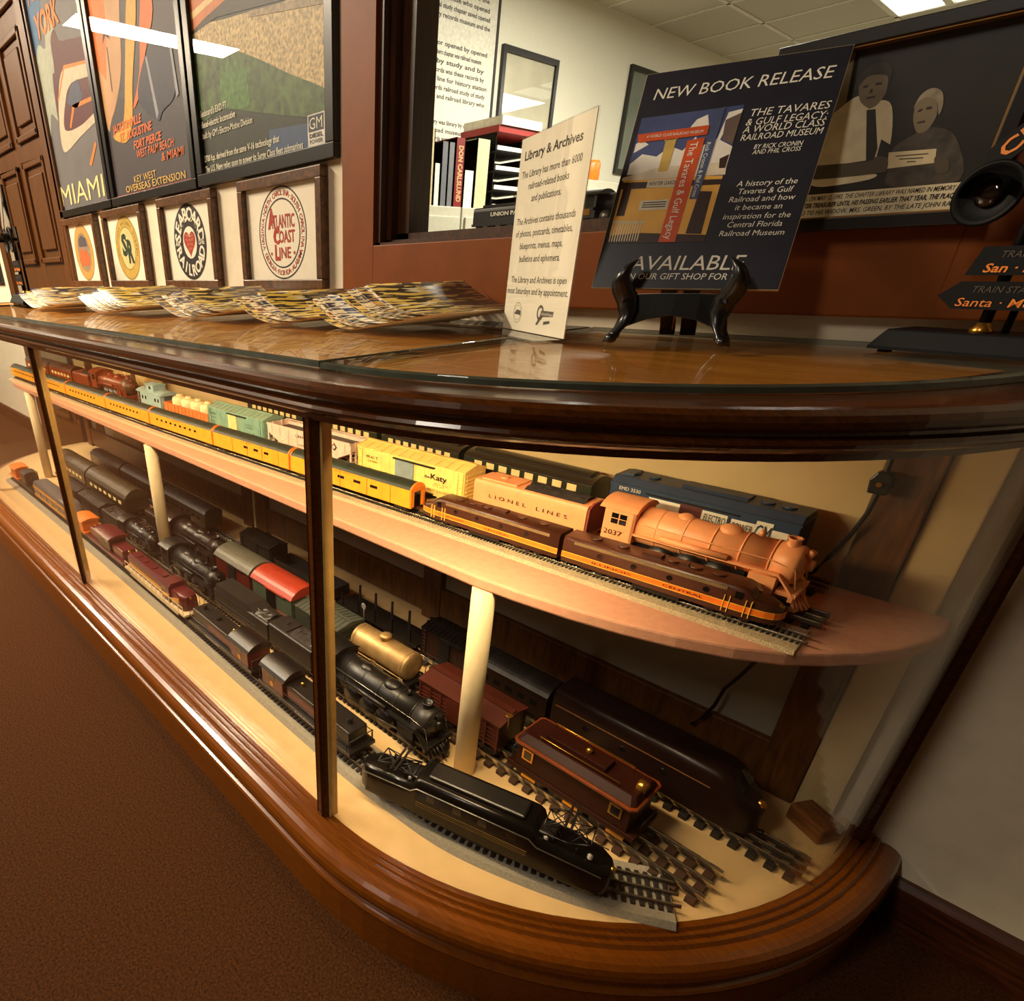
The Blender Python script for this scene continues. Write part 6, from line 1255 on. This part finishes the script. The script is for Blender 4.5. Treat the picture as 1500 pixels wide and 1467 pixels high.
book('slim grey book left of the red book', 1.865, 1.915, .275, (104, 106, 112)); book('grey book touching the red book', 1.917, 1.965, .275, (112, 112, 116))
book('red book with gold spine lettering', 1.97, 2.045, .30, (122, 26, 24), txt='DON CARLSLUND')
book('low white binder right of the red book', 2.05, 2.13, .165, (232, 228, 214))
book('clear-wrapped cream roll of papers right of the white binder', 2.14, 2.25, .31, (206, 192, 150))
t = thing('letter_tray', 'stack of black letter trays loaded with white paper', 'letter tray', (-2.64, 2.46, 1.1365))
for k in range(4):
    z = k * .09; MB().box(-.12, .12, -.18, .18, z, z + .006).box(-.12, -.115, -.18, .18, z, z + .08).box(-.12, .12, -.18, -.175, z, z + .08).box(-.12, .12, .175, .18, z, z + .08).build('tray', black_m, t); MB().box(-.10, .118, -.16, .16, z + .0065, z + .026).build('paper_pile', M('white_paper', (226, 222, 208), .6), t)
t = thing('paper_bundle', 'red and white bundle of papers on top of the letter trays', 'papers', (-2.64, 2.47, 1.1365 + .3505)); MB().box(-.12, .14, -.2, .22, 0, .03).build('red_folder', M('red_folder', (150, 40, 32), .5), t); MB().box(-.11, .15, -.19, .17, .0305, .07).build('paper_pile', M('white_paper', (226, 222, 208)), t)
tag(MB().lathe([(.05, 0), (.06, .02), (.06, .10), (.05, .12), (0, .125)], (-2.62, 3.42, 1.3305), (0, 0, 1), 20).build('orange_jar', M('orange_plastic_jar', (226, 120, 30), .4)), 'round orange jar on the taller filing cabinet', 'jar')
ban = thing('text_banner', 'tall white banner of printed text on the library wall', 'banner', (XW, 2.30, 1.25))
MB().box(.001, .006, -.39, .375, 0, .98).build('sheet', M('banner_paper', (222, 218, 200), .6), ban); MB().box(.001, .012, .375, .392, 0, .98).build('edge_strip', M('banner_edge', (46, 42, 40), .5), ban)
m = MB(); rg = random.Random(3); wl = 'the museum library railroad chapter history of central line and station was opened by members who saved these records for study'.split()
for k in range(24):
    if k in (5, 6, 14, 15): continue
    s_ = ' '.join(rg.choice(wl) for _ in range(6)); w = rg.uniform(.50, .66); m.text(s_, (.0068, -w / 2, .93 - k * .038), Y, Zv, w, .020, .02)
m.build('lettering', M('banner_ink', (70, 66, 62), .6), ban)
for x, y0, y1, z0, z1, lab, c in ((XW, 2.74, 3.31, 1.53, 1.995, 'black-framed pale picture left on the library wall', (206, 200, 172)), (XW, 4.20, 5.0, 1.46, 2.10, 'black-framed greenish picture further right on the library wall', (120, 128, 112))):
    t = thing('framed_picture', lab, 'picture', (x, (y0 + y1) / 2, z0)); d = (y1 - y0) / 2; h = z1 - z0
    for a in ((-d, d, 0, .03), (-d, d, h - .03, h), (-d, -d + .03, .03, h - .03), (d - .03, d, .03, h - .03)): MB().box(.001, .022, a[0], a[1], a[2], a[3]).build('frame_bar', fr_b, t)
    MB().box(.001, .008, -d + .028, d - .028, .028, h - .028).build('print', M('library_print_%d' % int(y0), c, .5, var=.12, vs=6), t); MB().box(.012, .013, -d + .03, d - .03, .03, h - .03).build('glazing', frame_glass, t)
